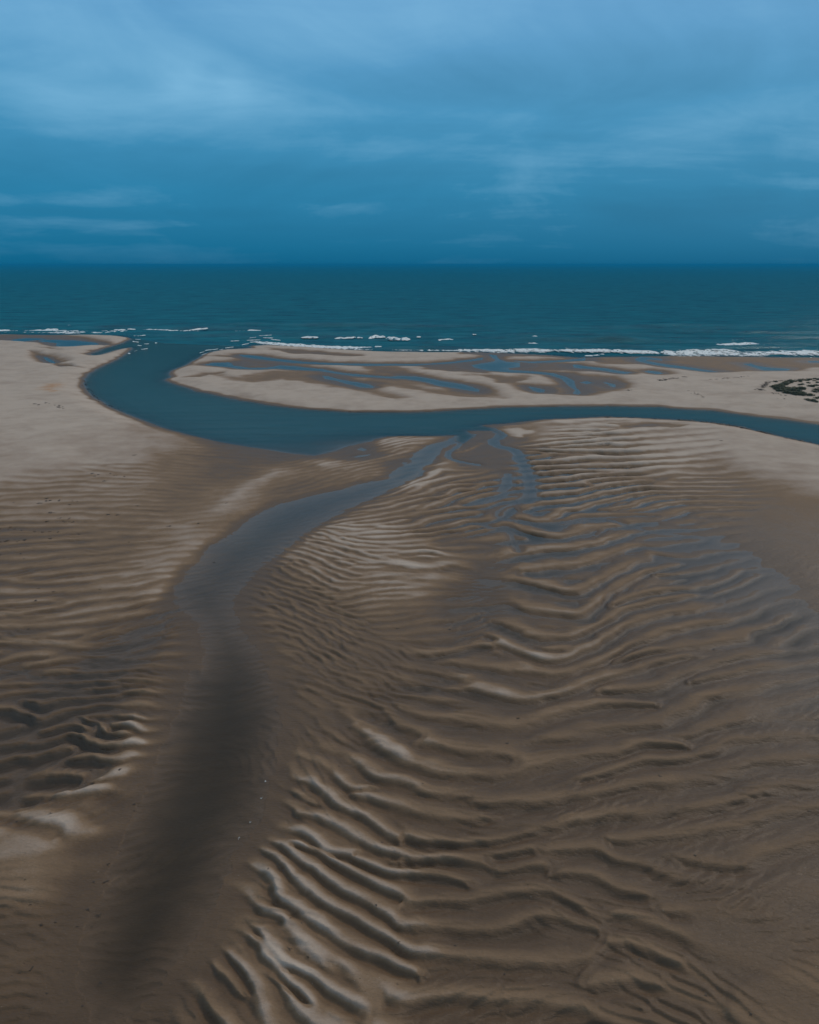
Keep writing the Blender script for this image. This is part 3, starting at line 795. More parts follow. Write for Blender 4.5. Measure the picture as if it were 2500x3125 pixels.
AMP = AMP * np.interp(YR, [20, 45, 70, 100, 140], [.54, .57, .82, 1.1, 1.5])[:, None].astype(np.float32)
RIP = AMP * prof * COH * mod * (.9 + .3 * TWc)
# secondary lumps that break the big ripples
RIP += AMP * .16 * nz3

# small ripples riding on everything, near enough to be seen: the same wave packets on a finer scale
S1, W1, N1, N2 = SF.copy(), WF.copy(), NXA.copy(), NYA.copy()
SF[:] = 0
WF[:] = 0
NXA[:] = 0
NYA[:] = 0
v = 1560.0
while v < 3240:
    mpr = abs(float(ground(CX, v + 1)[1] - ground(CX, v)[1]))
    lam = float(np.interp(v, [1560, 2000, 2500, 3200], [1.15, .85, .72, .66]))
    u = -300.0
    while u < 2800:
        gx, gy = (float(c) for c in ground(u, v))
        gx, gy = gx + rng.uniform(-.5, .5) * lam, gy + rng.uniform(-.5, .5) * lam
        nx, ny = float(sample(NX, gx, gy)), float(sample(NY, gx, gy))
        a = rng.normal(.12, .22) + .35 * math.sin(gx * .23 + gy * .31)
        nx, ny = nx * math.cos(a) - ny * math.sin(a), nx * math.sin(a) + ny * math.cos(a)
        s = sample(SF, gx, gy)
        ph = float(np.angle(s)) + rng.normal(0, .5) if abs(s) > .03 else rng.uniform(-3.14, 3.14)
        kernel(gx, gy, nx, ny, lam * rng.uniform(.85, 1.15), ph, .2, 1.05 * lam, .8 * lam)
        u += 1.15 * lam / float(ground(CX + 1, v)[0])
    v += max(.95 * lam / mpr, 3)
P2 = np.mod((np.angle(SF) + .55 * fbm(X / 1.4, Y / 1.4, 2)) / 6.2832, 1.0)
q2 = np.where(P2 < .3, P2 / .3 * .5, .5 + (P2 - .3) / .7 * .5)
fine_mask = np.clip(.55 + .9 * fbm(X / 4.5 + 50, Y / 4.5, 2), .08, 1.3)
RIP2 = .034 * np.cos(6.2832 * q2) * sst(np.abs(SF) / (WF + 1e-4), .1, .5) * sst(WF, .02, .15) * fine_mask * (.35 + .65 * sst(.12 - AMP, -.02, .08))
calm = sst(U, 1750, 2100) * sst(2350 - V, 0, 250)
RIP2 *= 1 - .8 * calm
RIP2 *= 1 + 1.6 * pitm
SF, WF, NXA, NYA = S1, W1, N1, N2

# ------------------------------------------------------------------ put the height together
gxp = np.angle(SF[:, 1:] * np.conj(SF[:, :-1])) / np.diff(X, axis=1)
gyp = np.angle(SF[1:] * np.conj(SF[:-1])) / np.minimum(np.diff(Y, axis=0), -1e-4)
gxp = np.pad(gxp, ((0, 0), (0, 1)), 'edge')
gyp = np.pad(gyp, ((0, 1), (0, 0)), 'edge')
nl = np.hypot(NXA, NYA) + 1e-6
kt = np.abs(-gxp * NYA + gyp * NXA) / nl * LAMF / 6.2832
kk = np.hypot(gxp, gyp) * LAMF / 6.2832


def soften(F, n):
    for _ in range(n):
        F[1:-1, 1:-1] = (F[1:-1, 1:-1] * 2 + F[:-2, 1:-1] + F[2:, 1:-1] + F[1:-1, :-2] + F[1:-1, 2:]) / 6
    return F


damp = (1 - sst(soften(kk, 2), 2.1, 3.6)) * (1 - sst(soften(kt, 2), .8, 1.7))
RIP *= 1.35 * soften(damp, 4)
und = .05 * fbm(X / 14, Y / 14, 3) + .012 * fbm(X / 2.6 + 9, Y / 2.0, 3)
wet_near = S_LAND
bankL = sst(wet_near, 0, 7.0) ** .8
base = E + und * np.clip(E * 3 + .3, .25, 1)
H = base + RIP + 1.35 * RIP2
landE = H * bankL + .03 * (1 - bankL)
# pools and streams press the sand down
def carve(Hh, s, dmax, wd, wbank):
    out = -np.maximum(s, 0)
    bed = -dmax * (1 - np.exp(-np.maximum(s, 0) / wd))
    rim = sst(-s, 0, wbank)
    return np.where(s > 0, bed + .35 * np.minimum(RIP, .05) + .8 * RIP2, np.where(Hh > 0, Hh * rim + .012 * (1 - rim) + .0, Hh))


landE = carve(landE, S_POOL, .30, 3.0, 7.0)
SM2 = S_M + .3 + .3 * fbm(X / 1.6, Y / 1.6, 2)
SA2 = S_A + .5 + .2 * fbm(X / 1.4, Y / 1.4, 2)
kb = .9
S_U = np.maximum(SA2, SM2) + kb * np.exp(-np.abs(SA2 - SM2) / kb) * .5
deepen = sst(62 - Y, 0, 14)
landE = carve(landE, S_U, .25 + .60 * deepen, 4.2 + 3.8 * deepen, 3.0)
landE = carve(landE, S_ST, .14, .8, .9)
s = -S_LAND
far = sst(Y, 270, 330)
shx, shy = ground(1010, 1355)
sea_bed = -(2.6 * (1 - np.exp(-np.maximum(s, 0) / 7.0)) + .05 * np.maximum(s, 0) ** .5)
Z = np.where(S_LAND > 0, landE, sea_bed * (1 - .8 * np.exp(-((X - shx) / 16) ** 2 - ((Y - shy) / 14) ** 2)) + .25 * und * np.exp(-np.maximum(s, 0) / 8) + .6 * np.minimum(RIP, .1) * np.exp(-np.maximum(s, 0) / 4))
Z = np.where((S_LAND > 0) | (s < CAP - 1), Z, -2.9)
# dunes behind the spit on the right, around the grass
dx, dy = ground(2480, 1205)
Z += np.where(S_LAND > 0, 1.1 * np.exp(-((X - dx) / 24) ** 2 - ((Y - dy) / 22) ** 2) * sst(S_LAND, 4, 14) * (1 + .25 * fbm(X / 6, Y / 6, 3)), 0)
Z = Z.astype(np.float32)
# dryness: high ground and crest tops are pale, the lows stay brown, with ripple light and shade painted in too; nothing dry close to the water line
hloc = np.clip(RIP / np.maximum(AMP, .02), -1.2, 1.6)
DRY_LIT = DRY_LIT * np.interp(YR, [25, 60, 120], [.74, .82, 1.0])[:, None].astype(np.float32)
DRY_LIT = DRY_LIT + .26 * hloc * np.clip(AMP / .06, 0, 1) * (.62 + .6 * DRY_LIT) + .10 * fbm(X / 9, Y / 9, 4) * np.clip(DRY_LIT * 1.5, .2, 1)  # ripple term also paints lit backs and shaded troughs into the sand tone
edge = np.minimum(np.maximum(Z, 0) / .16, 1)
DRY_LIT = np.clip(DRY_LIT, 0, 1.1) * (.35 + .65 * edge)
DRY_LIT = DRY_LIT * (.25 + .75 * sst(S_LAND + .6 * fbm(X / 5, Y / 5, 2), .1, 1.2 + 1.2 * (Y > 150)))
DRY_LIT = DRY_LIT * (.3 + .7 * sst(-S_POOL + fbm(X / 6, Y / 6, 2), -.5, 6.5))
DRY_LIT = np.clip(DRY_LIT, 0, 1).astype(np.float32)
DEPTH = np.maximum(-Z, 0).astype(np.float32)


def grid_mesh(name, verts, nr, nc, mat, attrs, keep=None, kind='structure', smooth=True):
    idx = np.arange(nr * nc, dtype=np.int32).reshape(nr, nc)
    a, b, c, d = idx[:-1, :-1], idx[1:, :-1], idx[1:, 1:], idx[:-1, 1:]
    f = np.stack([a, b, c, d], -1).reshape(-1, 4)
    if keep is not None:
        f = f[keep.ravel()]
        used = np.zeros(nr * nc, bool)
        used[f.ravel()] = True
        remap = np.cumsum(used) - 1
        f = remap[f].astype(np.int32)
        verts = verts[used]
        attrs = {k: v_.ravel()[used] for k, v_ in attrs.items()}
    me = bpy.data.meshes.new(name)
    me.vertices.add(len(verts))
    me.vertices.foreach_set('co', verts.astype(np.float32).ravel())
    me.loops.add(len(f) * 4)
    me.loops.foreach_set('vertex_index', f.ravel())
    me.polygons.add(len(f))
    me.polygons.foreach_set('loop_start', np.arange(0, len(f) * 4, 4, dtype=np.int32))
    me.polygons.foreach_set('use_smooth', np.ones(len(f), bool) if smooth else np.zeros(len(f), bool))
    for k, v_ in attrs.items():
        at = me.attributes.new(k, 'FLOAT', 'POINT')
        at.data.foreach_set('value', np.asarray(v_, np.float32).ravel())
    me.update(calc_edges=True)
    me.validate()
    me.materials.append(mat)
    ob = bpy.data.objects.new(name, me)
    COL.objects.link(ob)
    if kind:
        ob['kind'] = kind
    return ob


# ------------------------------------------------------------------ materials
def new_mat(name):
    m = bpy.data.materials.new(name)
    m.use_nodes = True
    return m, NT(m.node_tree)


sand, t = new_mat('sand')
geo = t.n('ShaderNodeNewGeometry')
pos = geo.outputs['Position']
dry = t.n('ShaderNodeAttribute', attribute_name='dry').outputs['Fac']  # dryness together with the painted ripple light and shade
dep = t.n('ShaderNodeAttribute', attribute_name='depth').outputs['Fac']
stain = t.n('ShaderNodeAttribute', attribute_name='stain').outputs['Fac']
nA = t.n('ShaderNodeTexNoise', {'Vector': pos, 'Scale': .35, 'Detail': 8.0, 'Roughness': .6}).outputs[0]
nB = t.n('ShaderNodeTexNoise', {'Vector': pos, 'Scale': 6.0, 'Detail': 7.0, 'Roughness': .72}).outputs[0]
nC = t.n('ShaderNodeTexNoise', {'Vector': pos, 'Scale': 45.0, 'Detail': 3.0, 'Roughness': .8}).outputs[0]
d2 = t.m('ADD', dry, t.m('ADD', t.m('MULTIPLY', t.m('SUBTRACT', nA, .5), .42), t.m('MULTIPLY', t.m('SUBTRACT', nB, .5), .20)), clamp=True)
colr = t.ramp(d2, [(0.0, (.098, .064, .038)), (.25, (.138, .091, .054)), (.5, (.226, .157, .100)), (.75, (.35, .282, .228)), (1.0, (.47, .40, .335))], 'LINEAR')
grain = t.m('ADD', .76, t.m('ADD', t.m('MULTIPLY', nC, .32), t.m('MULTIPLY', nB, .16)))
colr = t.mix(1.0, colr, t.n('ShaderNodeCombineColor', {0: grain, 1: grain, 2: grain}), 'MULTIPLY')
nS = t.n('ShaderNodeTexNoise', {'Vector': pos, 'Scale': 11.0, 'Detail': 2.0, 'Roughness': .5}).outputs[0]
nS2 = t.n('ShaderNodeTexNoise', {'Vector': t.n('ShaderNodeVectorMath', {0: pos, 1: (31.0, 7.0, 2.0)}), 'Scale': 14.0, 'Detail': 2.0, 'Roughness': .5}).outputs[0]
colr = t.mix(t.m('MULTIPLY', t.m('MULTIPLY', t.sstep(nS, .69, .75), t.sstep(nA, .42, .62)), .75), colr, (.03, .022, .016))
colr = t.mix(t.m('MULTIPLY', t.sstep(nS2, .73, .78), .5), colr, (.50, .46, .40))
colr = t.mix(t.m('MULTIPLY', t.sstep(dep, 0.0, .30), .35), colr, (0, 0, 0))
colr = t.mix(t.m('MULTIPLY', stain, t.sstep(nB, .35, .6)), colr, (.42, .22, .09))
rough_ = t.m('ADD', .50, t.m('MULTIPLY', t.sstep(d2, .1, .6), .5))
bm = t.n('ShaderNodeTexNoise', {'Vector': t.n('ShaderNodeMapping', {'Vector': pos, 'Scale': (1.0, 2.2, 1.0)}), 'Scale': 2.6, 'Detail': 8.0, 'Roughness': .62, 'Distortion': .4}).outputs[0]
bump = t.n('ShaderNodeBump', {'Strength': .9, 'Distance': .07, 'Height': t.m('ADD', bm, t.m('MULTIPLY', nC, .08))})
bs = t.n('ShaderNodeBsdfPrincipled', {'Base Color': colr, 'Roughness': rough_, 'Normal': bump})
bs.inputs['Specular IOR Level'].default_value = .22
t.n('ShaderNodeOutputMaterial', {'Surface': bs})

water, t = new_mat('water')
geo = t.n('ShaderNodeNewGeometry')
pos = geo.outputs['Position']
dep = t.n('ShaderNodeAttribute', attribute_name='depth').outputs['Fac']
chop = t.n('ShaderNodeAttribute', attribute_name='chop').outputs['Fac']
wv1 = t.n('ShaderNodeTexNoise', {'Vector': t.n('ShaderNodeMapping', {'Vector': pos, 'Scale': (.25, 1.0, 1.0)}), 'Scale': .35, 'Detail': 6.0, 'Roughness': .62, 'Distortion': .3}).outputs[0]
wv2 = t.n('ShaderNodeTexNoise', {'Vector': t.n('ShaderNodeMapping', {'Vector': pos, 'Scale': (.6, 1.0, 1.0)}), 'Scale': 3.2, 'Detail': 3.0, 'Roughness': .55}).outputs[0]
hgt = t.m('ADD', t.m('MULTIPLY', wv1, t.m('MULTIPLY', chop, .75)), t.m('MULTIPLY', wv2, t.m('ADD', .003, t.m('MULTIPLY', chop, .03))))
bump = t.n('ShaderNodeBump', {'Strength': 1.0, 'Distance': 1.0, 'Height': hgt})
tk = t.m('SUBTRACT', 1.0, t.m('EXPONENT', t.m('MULTIPLY', dep, -1.4)))
trans = t.n('ShaderNodeBsdfTransparent', {'Color': t.mix(t.m('MULTIPLY', tk, 2.0, clamp=True), (1, 1, 1), (.88, .85, .77))})
nD = t.n('ShaderNodeTexNoise', {'Vector': t.n('ShaderNodeMapping', {'Vector': pos, 'Scale': (.3, 1.0, 1.0)}), 'Scale': .02, 'Detail': 5.0, 'Roughness': .55}).outputs[0]
nE = t.n('ShaderNodeTexNoise', {'Vector': t.n('ShaderNodeMapping', {'Vector': pos, 'Scale': (.5, 1.0, 1.0)}), 'Scale': .09, 'Detail': 7.0, 'Roughness': .7}).outputs[0]
body = t.mix(t.m('ADD', t.m('MULTIPLY', nD, .35), t.m('MULTIPLY', t.sstep(nE, .32, .66), .65)), (.002, .044, .062), (.009, .165, .190))
body = t.mix(t.sstep(chop, .22, .6), t.mix(t.m('ADD', t.m('MULTIPLY', nD, .5), t.m('MULTIPLY', nE, .5)), (.012, .050, .058), (.032, .108, .114)), body)
murk = t.mix(t.m('MULTIPLY', chop, 5.0, clamp=True), (.046, .039, .027), body)
diff = t.n('ShaderNodeBsdfDiffuse', {'Color': murk, 'Roughness': .5})
inner_ = t.n('ShaderNodeMixShader', {0: tk, 1: trans, 2: diff})
bk = t.n('ShaderNodeNewGeometry').outputs['Backfacing']
fr = t.n('ShaderNodeFresnel', {'IOR': t.m('ADD', 1.33, t.m('MULTIPLY', bk, 1 / 1.33 - 1.33)), 'Normal': bump}).outputs[0]
frc = t.m('MINIMUM', fr, t.m('SUBTRACT', .66, t.m('ADD', t.m('MULTIPLY', t.m('MULTIPLY', chop, 5.0, clamp=True), .44), t.m('MULTIPLY', chop, .06))))
gl = t.n('ShaderNodeBsdfGlossy', {'Color': t.mix(t.sstep(chop, .25, .6), (.70, .64, .59), (.62, .88, .95)), 'Roughness': t.m('ADD', .05, t.m('MULTIPLY', chop, .08)), 'Normal': bump})
t.n('ShaderNodeOutputMaterial', {'Surface': t.n('ShaderNodeMixShader', {0: frc, 1: inner_, 2: gl})})

# ------------------------------------------------------------------ the ground and the water
sx, sy = ground(245, 1275)
q = sdist([W('R1', [(290, 470), (330, 435), (395, 430), (385, 445), (340, 470), (360, 485), (320, 480)])], 6)
STAIN = sst(q + 1.2 * fbm(X / 3, Y / 3, 3), -2.5, 1.5)
ground_ob = grid_mesh('beach_sand', np.stack([X, Y, Z], -1).reshape(-1, 3), NR, NC, sand, {'dry': DRY_LIT, 'depth': DEPTH, 'stain': STAIN})
# water level is 0; sea waves
vline = np.interp(U, [-9000, 400, 500, 760, 1400, 1800, 2500, 9000], [1030, 1036, 1050, 1062, 1087, 1100, 1102, 1110])
SEA = sst(vline - V, -8, 16) * (S_LAND < 0)
chopf = np.where(S_LAND < 0, np.clip(.10 + .9 * SEA, 0, 1), .0)
chopf = np.where((S_LAND < 0) & (SEA < .5), .17 + .04 * sst(-S_LAND, 0, 1.5), chopf)
WH = np.zeros((NR, NC), np.float32)
offs = np.clip(-S_LAND, 0, CAP)
for lam, amp, an in [(9, .22, .05), (14, .38, -.12), (23, .5, .10), (6, .10, .3), (37, .55, -.03), (60, .6, .06)]:
    wx, wy = math.sin(an) / lam * 6.283, math.cos(an) / lam * 6.283
    env = np.clip(.5 + 1.3 * gnoise(X / (lam * 4) + lam, Y / (lam * 1.7)), 0, 1.6)
    ph = X * wx + Y * wy + 2.2 * gnoise(X / (lam * 3), Y / (lam * 2) + 7)
    res = np.clip(lam / (np.abs(np.gradient(YR))[:, None] * 5), 0, 1)
    WH += amp * env * (np.exp(1.2 * (np.cos(ph) - 1)) * 2 - .8) * res
WH *= SEA * sst(offs, 0, 22)
WH = np.where(S_LAND < 0, WH, 0)
wz = WH.astype(np.float32)
dry_face = Z > .02
allh = dry_face[:-1, :-1] & dry_face[1:, :-1] & dry_face[1:, 1:] & dry_face[:-1, 1:]
seaface = (V < vline)[:-1, :-1] & (S_LAND[:-1, :-1] < 0)
verts = np.stack([X, Y, wz], -1).reshape(-1, 3)
chan = ~seaface & (S_LAND[:-1, :-1] < .5)
at = {'depth': DEPTH, 'chop': chopf}
grid_mesh('sea', verts, NR, NC, water, at, keep=~allh & seaface)
grid_mesh('river_channel', verts, NR, NC, water, at, keep=~allh & chan)
grid_mesh('tide_pools', verts, NR, NC, water, at, keep=~allh & ~seaface & ~chan)


# ------------------------------------------------------------------ things: breakers, foam, tufts, wrack, scraps
def height_at(x, y):
    return float(sample(Z, x, y))


def mesh_obj(name, vs, fs, mat, parent=None, smooth=True, cov=None):
    me = bpy.data.meshes.new(name)
    me.from_pydata([tuple(map(float, p)) for p in vs], [], fs)
    me.polygons.foreach_set('use_smooth', [smooth] * len(fs))
    me.materials.append(mat)
    if cov is not None:
        me.attributes.new('cover', 'FLOAT', 'POINT').data.foreach_set('value', np.asarray(cov, np.float32))
    ob = bpy.data.objects.new(name, me)
    COL.objects.link(ob)
    if parent:
        ob.parent = parent
    return ob


def tag(o, label, cat, group=None):
    o['label'] = label
    o['category'] = cat
    if group:
        o['group'] = group
    return o


foam, t = new_mat('sea foam')
pos = t.n('ShaderNodeNewGeometry').outputs['Position']
nf = t.n('ShaderNodeTexNoise', {'Vector': pos, 'Scale': 1.1, 'Detail': 6.0, 'Roughness': .7}).outputs[0]
cov = t.n('ShaderNodeAttribute', attribute_name='cover').outputs['Fac']
nf2 = t.n('ShaderNodeTexNoise', {'Vector': pos, 'Scale': 2.6, 'Detail': 6.0, 'Roughness': .75}).outputs[0]
fc = t.mix(t.sstep(nf, .38, .6), (.55, .70, .76), (.90, .93, .94))
bmp = t.n('ShaderNodeBump', {'Strength': .8, 'Distance': .3, 'Height': nf})
b_ = t.n('ShaderNodeBsdfPrincipled', {'Base Color': fc, 'Roughness': .8, 'Normal': bmp})
al = t.sstep(t.m('ADD', t.m('SUBTRACT', 1.0, cov), t.m('MULTIPLY', t.m('SUBTRACT', .5, nf2), 2.0)), .30, .80)
t.n('ShaderNodeOutputMaterial', {'Surface': t.n('ShaderNodeMixShader', {0: al, 1: b_, 2: t.n('ShaderNodeBsdfTransparent')})})
wave_mat, t = new_mat('wave water')
b_ = t.n('ShaderNodeBsdfPrincipled', {'Base Color': (.006, .085, .105), 'Roughness': .25})
b_.inputs['Specular IOR Level'].default_value = .3
t.n('ShaderNodeOutputMaterial', {'Surface': b_})


def ribbon(line, width, height, seed, ragged=.5, holes=0.0, base=0.0, nx=9, step=.4, fore=.35):
    """a strip across the wave: back slope, crest, face and apron (towards the shore, -Y)"""
    s_ = smooth_line(line, step)
    n = len(s_)
    tt = np.linspace(0, 1, n)
    taper = np.clip(np.minimum(tt, 1 - tt) * 7, 0, 1) ** .6
    r1 = gnoise(s_[:, 0] / 2.2 + seed, s_[:, 0] * 0 + seed * 3.1)
    r2 = gnoise(s_[:, 0] / .9 - seed, s_[:, 0] * 0 + seed * 1.7)
    r3 = gnoise(s_[:, 0] / 1.4 + 9 * seed, s_[:, 0] * 0 + 5.0)
    vs, fs, cv_ = [], [], []
    for i in range(n):
        k = taper[i]
        up = width * (.45 + ragged * (.5 * r1[i] + .5 * r2[i])) * k
        dn = width * (.55 + ragged * (.8 * r3[i] + .4 * r2[i])) * k
        for j in range(nx):
            f = j / (nx - 1)
            y = s_[i, 1] + up - f * (up + dn)
            prof = math.exp(-((f - fore) / .22) ** 2)
            z = base + .03 + height * prof * k * (.75 + .5 * r1[i]) + .06 * gnoise(np.array([s_[i, 0] * 1.7]), np.array([y * 1.3 + seed]))[0]
            vs.append((s_[i, 0] + .25 * r2[i] * (f - .5), y, z))
            cv_.append(min(1.0, 1.9 * math.sin(math.pi * f)) * min(1, .25 + k) * (1 - .35 * (f > .6)))
    for i in range(n - 1):
        for j in range(nx - 1):
            if holes:
                cx_, cy_ = vs[i * nx + j][:2]
                if gnoise(np.array([cx_ / 3.2 + seed]), np.array([cy_ / 2.0]))[0] + .5 * gnoise(np.array([cx_ / .9]), np.array([cy_ / .8 + seed]))[0] > holes:
                    continue
            fs.append((i * nx + j, (i + 1) * nx + j, (i + 1) * nx + j + 1, i * nx + j + 1))
    return vs, fs, cv_


def dydv(v):
    return abs(float(ground(CX, v + 1)[1] - ground(CX, v)[1]))


breakers = [
    ('R1', [(300, 57), (380, 59)], 8, 'short white breaker off the left shore, nearest the left frame edge'),
    ('R1', [(400, 31), (470, 30)], 5, 'faint lone whitecap farther out than the left surf line'),
    ('R1', [(660, 69), (750, 68)], 6, 'low breaker just left of the inlet mouth at the end of the left sandbank'),
    ('R1', [(750, 59), (830, 59)], 7, 'small white wave behind the tip of the left sandbank'),
    ('R1', [(840, 53), (895, 56)], 5, 'tiny crest farthest out above the tip of the left sandbank'),
    ('R1', [(930, 61), (1040, 60), (1140, 65)], 7, 'long thin breaker across the middle of the inlet mouth'),
    ('R1', [(1240, 62), (1310, 55), (1370, 50)], 8, 'slanting white crest on the right half of the inlet mouth'),
    ('R1', [(1535, 69), (1620, 68)], 5, 'left one of two thin whitecaps right of the inlet mouth'),
    ('R1', [(1628, 62), (1720, 63)], 6, 'right one of two thin whitecaps right of the inlet mouth'),
    ('R2', [(245, 22), (290, 24)], 4, 'tiny whitecap seaward of the foam cluster at the spit tip'),
    ('R2', [(470, 66), (590, 67)], 8, 'pale spreading foam patch between the spit tip and the mid-sea breakers'),
    ('R2', [(690, 73), (760, 70), (835, 66)], 8, 'left crest of the row of breakers off the middle of the spit'),
    ('R2', [(840, 66), (880, 69)], 7, 'very short crest between two longer breakers off the middle of the spit'),
    ('R2', [(915, 74), (970, 62), (1030, 64)], 14, 'bright thick breaker in the middle of the row off the spit'),
    ('R2', [(1025, 76), (1195, 79)], 14, 'wide foaming breaker at the right end of the row off the spit'),
    ('R2', [(1230, 62), (1262, 62)], 8, 'stubby whitecap right of the wide foaming breaker'),
    ('R2', [(1370, 84), (1475, 79)], 8, 'isolated pale foam patch closer to the central surf line'),
    ('R2', [(1600, 47), (1628, 47)], 5, 'tiny distant whitecap farthest out in the centre'),
    ('R2', [(955, 127), (1005, 128)], 6, 'small crest touching the surf line left of the centre'),
    ('R2', [(1085, 128), (1108, 128)], 5, 'smallest crest touching the surf line near the centre'),
    ('R2', [(1615, 127), (1675, 128)], 8, 'short flat white crest rising from the surf line right of the centre'),
    ('R3', [(645, 88), (685, 84), (728, 91)], 15, 'single rounded whitecap standing alone above the widest surf'),
    ('R3', [(615, 157), (665, 154), (705, 159)], 9, 'crest on the back left of the widest surf patch'),
    ('R3', [(740, 160), (800, 160)], 9, 'crest on the back right of the widest surf patch'),
    ('R3', [(890, 186), (985, 187)], 11, 'crest just right of the widest surf patch'),
    ('R3', [(1450, 203), (1500, 203)], 7, 'short crest on the surf line off the wet flats'),
    ('R4', [(820, 150), (950, 151), (1090, 143), (1210, 147)], 15, 'longest brightest breaker off the right beach'),
    ('R4', [(1015, 163), (1275, 163)], 14, 'second crest directly in front of the longest right breaker'),
    ('R4', [(795, 173), (920, 173)], 10, 'shorter crest at the left foot of the longest right breaker'),
    ('R4', [(775, 197), (850, 198)], 9, 'crest between the longest right breaker and the surf line'),
    ('R4', [(1370, 182), (1418, 187)], 6, 'faint small whitecap right of the longest breaker'),
    ('R4', [(1550, 187), (1597, 187)], 9, 'upper left crest of the trio near the right frame edge'),
    ('R4', [(1615, 182), (1637, 182)], 6, 'tiny upper right crest of the trio near the right frame edge'),
    ('R4', [(1575, 205), (1652, 205)], 10, 'lower and largest crest of the trio near the right frame edge')]
for k, (tg_, pp, th_, lab) in enumerate(breakers):
    line = W(tg_, pp)
    vpx = P(tg_, pp)[:, 1].mean()
    thick = th_ * CROPS[tg_][2]
    mpp = line[0, 1] / FPX
    hgt_ = min(1.2, .85 * thick * mpp)
    wid = max(.8, .45 * thick * dydv(vpx))
    body_v, body_f, _c = ribbon(line, wid * 1.9, hgt_ * .8, k + .37, .2, nx=9, step=.8)
    o = bpy.data.objects.new('breaking_wave', None)
    COL.objects.link(o)
    mesh_obj('wave_face', body_v, body_f, wave_mat, o)
    tag(o, lab, 'wave', 'waves breaking off the beach')
    fv, ff, fcv = ribbon(line, wid * 1.8, hgt_, k * 1.7 + .2, .6, base=.06, nx=9, step=.4)
    mesh_obj('foam_crest', fv, ff, foam, o, cov=[q_ * 1.6 for q_ in fcv])

# small crossing waves at the river mouth
mouth = [(870, 133, 915, 140), (905, 160, 935, 163), (925, 187, 975, 182), (945, 150, 985, 150), (845, 212, 858, 217), (880, 200, 905, 193), (1020, 143, 1035, 146),
         (1310, 212, 1350, 200), (1325, 222, 1360, 214), (1345, 195, 1440, 184), (1400, 205, 1440, 199), (1480, 178, 1540, 171), (1515, 133, 1578, 129), (1590, 157, 1640, 149), (1640, 140, 1700, 137),
         (1620, 128, 1722, 123), (1640, 112, 1700, 104), (1700, 97, 1790, 93), (1730, 110, 1800, 112), (1780, 120, 1850, 128), (1690, 145, 1740, 143), (1440, 190, 1470, 186), (890, 120, 930, 121)]
src = None
for k, (a, b, c, d) in enumerate(mouth):
    line = W('R1', [(a, b), ((a + c) / 2, (b + d) / 2 + 1), (c, d)])
    fv, ff, fcv = ribbon(line, 1.6, .16, k * 2.3 + .9, .8, base=.04, nx=5, step=.4)
    side = 'the left sandbank tip' if a < 1100 else 'the spit tip'
    tag(mesh_obj('ripple_wave', fv, ff, foam, cov=fcv), 'thin curling white wavelet in the shallows at the river mouth beside ' + side, 'wavelet',
        'wavelets by ' + side)

# continuous surf line and foam lace (nobody could count it)
surf = [('R2', [(150, 93), (280, 104), (530, 122), (800, 134), (1050, 139)], 6, .4, .4), ('R2', [(1000, 138), (1300, 141), (1500, 144), (1725, 147)], 6.5, .35, .32),
        ('R3', [(-40, 194), (200, 194), (400, 203), (520, 196), (850, 200)], 9, .35, .32), ('R3', [(500, 190), (620, 172), (740, 168), (860, 186)], 15, .5, .45),
        ('R3', [(850, 201), (1100, 202), (1300, 203), (1500, 212), (1725, 219)], 7, .35, .25), ('R3', [(1100, 250), (1200, 243), (1285, 232)], 2.0, .1, .05),
        ('R4', [(0, 207), (160, 212), (320, 218)], 9, .35, .3), ('R4', [(320, 228), (520, 226), (700, 222), (860, 205), (1050, 214)], 14, .4, .12), ('R4', [(600, 222), (1000, 234), (1300, 232)], 9, .15, -.02),
        ('R4', [(1050, 212), (1250, 222), (1450, 224), (1725, 222), (2300, 224), (4000, 232)], 11, .4, .25), ('R4', [(560, 205), (640, 202), (690, 200)], 6, .3, .05),
        ('R1', [(-900, 64), (-300, 64), (0, 66), (140, 70)], 8, .35, .3), ('R1', [(140, 66), (300, 66), (430, 72), (600, 76)], 9, .4, .4), ('R1', [(560, 78), (700, 76), (900, 70), (1150, 70), (1400, 72)], 9, .35, .3),
        ('R1', [(880, 96), (960, 95)], 3, .15, .0), ('R1', [(1420, 72), (1520, 74)], 3, .15, -.05)]
sv, sf, sc2 = [], [], []
for k, (tg_, pp, wd_, hh, ho) in enumerate(surf):
    a, b, c_ = ribbon(W(tg_, pp), wd_ * (1.5 if tg_ == 'R4' else 1.9), hh, k * 3.1 + .5, .4, holes=ho + .2, base=.03, nx=16, step=.7)
    o_ = len(sv)
    sv += a
    sc2 += [q_ * (.82 if tg_ in ('R3', 'R4') else .95) for q_ in c_]
    sf += [tuple(i + o_ for i in f) for f in b]
so = mesh_obj('surf_foam', sv, sf, foam, cov=sc2)
so['kind'] = 'stuff'
tag(so, 'white surf and foam lace washing along the shore', 'foam')

